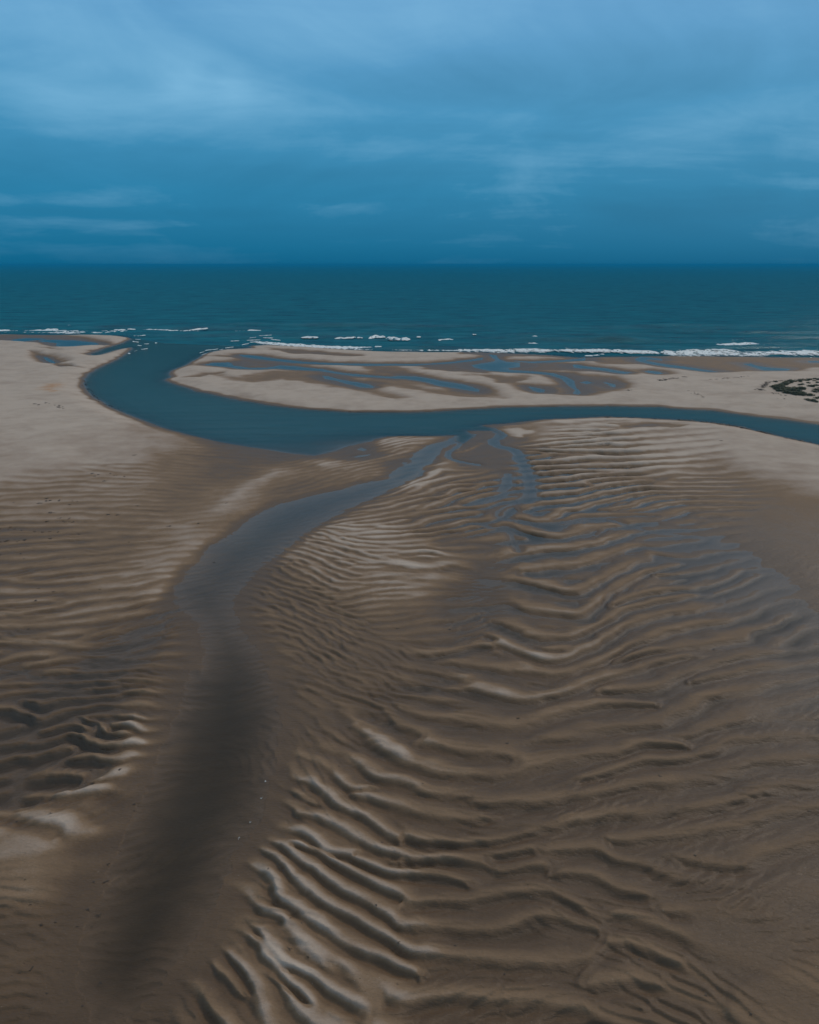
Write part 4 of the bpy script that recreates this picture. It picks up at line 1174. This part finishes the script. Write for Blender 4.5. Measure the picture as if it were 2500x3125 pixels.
# ------------------------------------------------------------------ dune grass
gr_m, t = new_mat('dune grass')
pos = t.n('ShaderNodeNewGeometry').outputs['Position']
ng = t.n('ShaderNodeTexNoise', {'Vector': pos, 'Scale': 3.0, 'Detail': 3.0}).outputs[0]
b_ = t.n('ShaderNodeBsdfPrincipled', {'Base Color': t.mix(ng, (.06, .07, .035), (.20, .19, .11)), 'Roughness': .8})
t.n('ShaderNodeOutputMaterial', {'Surface': b_})
tuft_meshes = []
for k in range(5):
    vs, fs = [], []
    R_ = random.Random(k)
    for i in range(230):
        a = R_.uniform(0, 6.283)
        rr = .75 * math.sqrt(R_.random()) * (.8 + .3 * math.sin(a * 3 + k))
        x, y = rr * math.cos(a), rr * math.sin(a)
        h = R_.uniform(.3, .62) * (1.1 - .5 * rr)
        la = a + R_.uniform(-.9, .9)
        lean = R_.uniform(.1, .42)
        wx, wy = -math.sin(la) * .035, math.cos(la) * .035
        o_ = len(vs)
        mx, my = x + math.cos(la) * lean * .35, y + math.sin(la) * lean * .35
        vs += [(x - wx, y - wy, -.05), (x + wx, y + wy, -.05), (mx + wx * .8, my + wy * .8, h * .65), (mx - wx * .8, my - wy * .8, h * .65),
               (x + math.cos(la) * lean, y + math.sin(la) * lean, h)]
        fs += [(o_, o_ + 1, o_ + 2, o_ + 3), (o_ + 3, o_ + 2, o_ + 4)]
    me = bpy.data.meshes.new('grass_tuft')
    me.from_pydata(vs, [], fs)
    me.materials.append(gr_m)
    tuft_meshes.append(me)


def inpoly(x, y, q):
    c = False
    for i in range(len(q)):
        a, b = q[i], q[i - 1]
        if (a[1] > y) != (b[1] > y) and x < (b[0] - a[0]) * (y - a[1]) / (b[1] - a[1]) + a[0]:
            c = not c
    return c


patches = [([(480, 700), (600, 645), (740, 680), (850, 705), (780, 770), (650, 800), (560, 750)], .62, 'dark grass tuft in the dense clump at the left point of the dune'),
           ([(650, 790), (880, 735), (990, 745), (1280, 850), (1290, 910), (1050, 890), (850, 850)], .62, 'dark grass tuft in the long band along the river side of the dune'),
           ([(1050, 760), (1200, 742), (1320, 765), (1150, 815)], .6, 'grass tuft in the small island patch in the middle of the dune'),
           ([(1370, 740), (1450, 675), (1725, 655), (2300, 640), (3000, 700), (3000, 1000), (2300, 1120), (1900, 1080), (1560, 1060), (1400, 1000), (1200, 925), (1380, 890), (1400, 800)], .95, 'dark grass tuft in the big thicket at the right frame edge'),
           ([(670, 615), (750, 565), (880, 505), (1200, 490), (1230, 535), (1000, 565), (850, 635)], .8, 'paler grass tuft in the sparse band on the sea side of the dune'),
           ([(1200, 475), (1400, 425), (1725, 390), (2600, 350), (2600, 420), (1725, 475), (1500, 485), (1300, 495)], 1.0, 'low grass tuft on the upper seaward edge of the dune near the frame edge')]
nt_ = 0
for pp, spc, lab in patches:
    q = W('V', pp)
    x0, y0 = q.min(0)
    x1, y1 = q.max(0)
    done = []
    for _ in range(900):
        x, y = rng.uniform(x0, x1), rng.uniform(y0, y1)
        if inpoly(x, y, q) and all((x - a) ** 2 + ((y - b) * .8) ** 2 > spc ** 2 for a, b in done) and gnoise(np.array([x / 2.4]), np.array([y / 3.4]))[0] > -.32:
            done.append((x, y))
    done = done[:60]
    for x, y in done:
        o = bpy.data.objects.new('grass_tuft', tuft_meshes[nt_ % 5])
        COL.objects.link(o)
        o.location = (x, y, height_at(x, y) - .03)
        sc_ = rng.uniform(.6, 1.15) * (.75 if 'paler' in lab or 'low' in lab else 1)
        o.scale = (sc_ * 1.05, sc_ * 1.25, sc_ * rng.uniform(.8, 1.15))
        o.rotation_euler = (0, 0, rng.uniform(0, 6.28))
        tag(o, lab, 'grass', 'dune grass, ' + lab.split(' in the ')[-1].split(' on the ')[-1])
        nt_ += 1
for x_, y_, lab in [(560, 550, 'lone small grass tuft left of the sparse seaward band'), (1190, 640, 'single small tuft on bare sand, left of a pair inside the dune'), (1262, 617, 'single small tuft on bare sand, right of a pair inside the dune'),
                    (1410, 575, 'lone tuft on bare sand above the big thicket'), (930, 712, 'small tuft at the top of the river side band'), (1050, 706, 'tiny tuft left of the island patch'), (1330, 880, 'separate tuft between the river side band and the thicket'),
                    (1660, 540, 'lone tuft near the frame edge below the seaward edge')]:
    x, y = W('V', [(x_, y_)])[0]
    o = bpy.data.objects.new('grass_tuft', tuft_meshes[nt_ % 5])
    COL.objects.link(o)
    o.location = (x, y, height_at(x, y) - .03)
    o.scale = (.7, .8, .7)
    tag(o, lab, 'grass')
    nt_ += 1
print('tufts', nt_)

# ------------------------------------------------------------------ seaweed: wrack lines (uncountable), some drawn for wet shadows, and single scraps
weed, t = new_mat('seaweed')
pos = t.n('ShaderNodeNewGeometry').outputs['Position']
ng = t.n('ShaderNodeTexNoise', {'Vector': pos, 'Scale': 9.0, 'Detail': 3.0}).outputs[0]
b_ = t.n('ShaderNodeBsdfPrincipled', {'Base Color': t.mix(ng, (.010, .009, .007), (.040, .030, .020)), 'Roughness': .55})
t.n('ShaderNodeOutputMaterial', {'Surface': b_})


def scrap_geo(R_, size, n=6):
    """tangle of bent flat straps"""
    vs, fs = [], []
    for i in range(n):
        a = R_.uniform(0, 6.283)
        x, y, z = R_.uniform(-.25, .25) * size, R_.uniform(-.25, .25) * size, .01
        wd_ = size * R_.uniform(.07, .16)
        prev = None
        for k in range(5):
            w_ = wd_ * (1 - .17 * k)
            nx_, ny_ = -math.sin(a) * w_, math.cos(a) * w_
            o_ = len(vs)
            zz = z + .10 * size * math.sin(k * 1.1 + i) ** 2 + .02
            vs += [(x - nx_, y - ny_, zz), (x + nx_, y + ny_, zz + .04 * size), (x - nx_ * .4, y - ny_ * .4, zz - .05 * size - .01)]
            if prev is not None:
                fs += [(prev, prev + 1, o_ + 1, o_), (prev + 1, prev + 2, o_ + 2, o_ + 1), (prev + 2, prev, o_, o_ + 2)]
            prev = o_
            a += R_.uniform(-.7, .7)
            x += math.cos(a) * size * .22
            y += math.sin(a) * size * .22
    return vs, fs


wl = [('V', [(250, 710), (260, 660), (300, 620), (380, 535), (520, 515), (700, 490), (900, 465), (1150, 430), (1400, 405), (1725, 385)], .22, 2.4),
      ('V', [(0, 770), (60, 760), (125, 735), (220, 780)], .22, 2.2), ('V', [(460, 828), (560, 840), (680, 880), (860, 905)], .2, 1.4), ('V', [(480, 950), (620, 960), (760, 975), (1050, 960), (1150, 940)], .15, .8),
      ('R4', [(310, 478), (345, 486), (385, 478), (450, 465), (540, 455)], .35, 1.5), ('R4', [(760, 488), (850, 480), (940, 470), (1100, 452)], .22, 1.0), ('R4', [(1150, 600), (1190, 592), (1225, 604)], .3, 2),
      ('R4', [(1240, 575), (1265, 545), (1300, 525), (1400, 510)], .2, 1.0), ('R4', [(90, 525), (120, 516)], .3, 2), ('R4', [(45, 568), (70, 570)], .3, 2), ('R4', [(600, 590), (660, 620), (700, 640)], .2, 1.0),
      ('R6', [(300, 72), (500, 79), (740, 91)], .28, .8), ('R6', [(740, 91), (860, 97), (1000, 109), (1200, 139), (1400, 184), (1600, 229), (1725, 254)], .30, 2.0),
      ('R7', [(300, 40), (600, 52), (900, 54)], .2, .5), ('G1', [(160, 410), (200, 405), (240, 415), (275, 428)], .25, 1.2), ('G1', [(355, 290), (370, 325), (400, 360), (440, 390), (520, 420)], .16, 1.0),
      ('G3', [(170, 330), (230, 322), (300, 328)], .16, 1.6), ('G3', [(190, 372), (250, 368)], .18, 2.0), ('G3', [(240, 400), (290, 410)], .15, 1.5), ('G3', [(0, 485), (60, 486), (120, 492)], .14, 1.5), ('G3', [(150, 455), (220, 458), (300, 455)], .12, 1.2),  # streaks on the left flat: dark strips standing for wet shadows, next row too
      ('G3', [(0, 370), (60, 366)], .16, 1.5), ('G3', [(20, 435), (90, 437)], .13, 1.5), ('G3', [(310, 325), (360, 318)], .12, 1.0), ('G3', [(0, 545), (60, 552)], .14, 1.5), ('G3', [(380, 205), (450, 215), (560, 225)], .14, .8)]
vs, fs = [], []
RR = random.Random(3)
for tg_, pp, sz, dens in wl:
    L = smooth_line(W(tg_, pp), .5)
    for p in L:
        for _ in range(int(dens) + (RR.random() < dens % 1)):
            if gnoise(np.array([p[0] * .9]), np.array([p[1] * .5]))[0] < -.15:
                continue
            x, y = p[0] + RR.gauss(0, .35), p[1] + RR.gauss(0, .45)
            a, b = scrap_geo(RR, sz * RR.uniform(.9, 2.6), 3)
            z0 = height_at(x, y)
            if z0 < -.04:
                z0 = 0.0
            o_ = len(vs)
            vs += [(x + q_[0], y + q_[1], z0 + q_[2]) for q_ in a]
            fs += [tuple(i + o_ for i in f) for f in b]
wo_ = mesh_obj('wrack_and_shade', vs, fs, weed, smooth=False)
wo_['kind'] = 'stuff'
tag(wo_, 'dark seaweed litter strewn along tide lines, and dark strips for wet shadows on the left flat', 'seaweed')

spots = {'G5': [(565, 627), (452, 412), (506, 495), (395, 545), (382, 485), (216, 692), (445, 955), (395, 957), (172, 1147), (236, 1130), (386, 1142), (370, 1075), (130, 1065), (84, 1345), (135, 1330), (197, 1428),
                (425, 1380), (497, 1268), (619, 1280), (327, 1145), (1130, 928), (1220, 1260), (1222, 1140), (1270, 1152), (1606, 803), (1587, 1080), (1692, 1046), (1680, 1240), (1672, 1408), (1300, 1295), (1428, 480), (68, 1440), (345, 1480), (110, 965), (567, 656), (70, 712), (455, 880), (415, 1095)],
         'G6': [(1682, 662), (1313, 910), (1203, 856), (55, 555), (398, 1345), (385, 1503), (965, 1290), (1245, 1447), (258, 722), (192, 1233), (1430, 1540), (408, 380), (458, 275), (235, 425), (1050, 520)],
         'G4': [(1340, 408), (515, 352), (8, 512), (1308, 82), (1305, 680), (1278, 940), (165, 860)],
         'G3': [(834, 422), (497, 382), (418, 697), (226, 706), (165, 690), (150, 745), (545, 497), (712, 432), (1670, 860), (580, 343), (955, 338), (440, 240), (390, 210), (75, 522), (100, 565), (120, 860), (905, 574), (567, 135), (330, 460), (456, 380), (210, 480), (60, 330)]}
zone_words = {'G5': [((0, 700), 'lower left'), ((700, 2000), 'bottom centre')]}


def where(u, v):
    if v < 1700:
        return 'the fine ripples of the left flat' if u < 900 else ('the dry bar beside the middle stream' if u < 1250 else 'the wet fan beyond the ripples')
    if v < 2250:
        return 'the left flat above the dark pits' if u < 500 else ('the smooth brown sand in the middle' if u < 1250 else 'the curved ripples right of centre')
    if u < 620:
        return 'the brown sand left of the dark channel'
    if u < 1250:
        return 'the pale slanting ridges by the dark channel'
    return 'the broad smooth ridges at lower right'


smeshes = []
for k in range(8):
    a, b = scrap_geo(random.Random(50 + k), 1.0, 5)
    me = bpy.data.meshes.new('seaweed_scrap')
    me.from_pydata(a, [], b)
    me.materials.append(weed)
    smeshes.append(me)
k = 0
for tg_, ls in spots.items():
    for p in ls:
        u, v = P(tg_, [p])[0]
        x, y = W(tg_, [p])[0]
        o = bpy.data.objects.new('seaweed_scrap', smeshes[k % 8])
        COL.objects.link(o)
        z0 = max(height_at(x, y), -.01)
        o.location = (x, y, z0)
        px_m = math.hypot(y, CAM_H) / FPX
        sz = px_m * rng.uniform(4.0, 8.5)
        o.scale = (sz, sz * 1.2, sz)
        o.rotation_euler = (0, 0, rng.uniform(0, 6.28))
        wd_ = where(u, v)
        tag(o, 'tiny dark scrap of seaweed lying on ' + wd_, 'seaweed', 'scraps on ' + wd_)
        k += 1
for (x_, y_), lab in [((1120, 530), 'white foam fleck highest up the right edge of the dark channel'), ((1102, 602), 'white foam fleck beside the notch in the channel edge'), ((1055, 702), 'small white fleck between the notch and the lowest fleck'),
                      ((1005, 768), 'lowest white foam fleck on the right edge of the dark channel')]:
    x, y = W('G5', [(x_, y_)])[0]
    vs, fs = [], []
    for i in range(7):
        cx_, cy_, r_ = x + rng.normal(0, .04), y + rng.normal(0, .05), rng.uniform(.008, .022)
        o_ = len(vs)
        vs += [(cx_ + r_ * math.cos(a), cy_ + r_ * math.sin(a), max(height_at(x, y), 0) + .012) for a in np.linspace(0, 6.28, 7)[:-1]] + [(cx_, cy_, max(height_at(x, y), 0) + .035)]
        fs += [(o_ + j, o_ + (j + 1) % 6, o_ + 6) for j in range(6)]
    tag(mesh_obj('foam_fleck', vs, fs, foam, cov=[1.3] * len(vs)), lab, 'foam')

# ------------------------------------------------------------------ haze: thin blue air over the far sea
hz = bpy.data.materials.new('haze')
hz.use_nodes = True
t = NT(hz.node_tree)
pvn = t.n('ShaderNodeVolumePrincipled', {'Color': (.02, .40, .72), 'Density': 1.6e-4, 'Anisotropy': 0.0})
t.n('ShaderNodeOutputMaterial', {'Volume': pvn})
zb, zt = float(Z.min()) - 1.0, 33.0
B = 110000.0
hv = [(x, y, z) for z in (zb, zt) for x, y in ((-B, -B), (B, -B), (B, B), (-B, B))]
ho = mesh_obj('haze', hv, [(0, 3, 2, 1), (4, 5, 6, 7), (0, 1, 5, 4), (1, 2, 6, 5), (2, 3, 7, 6), (3, 0, 4, 7)], hz, smooth=False)
ho['kind'] = 'stuff'
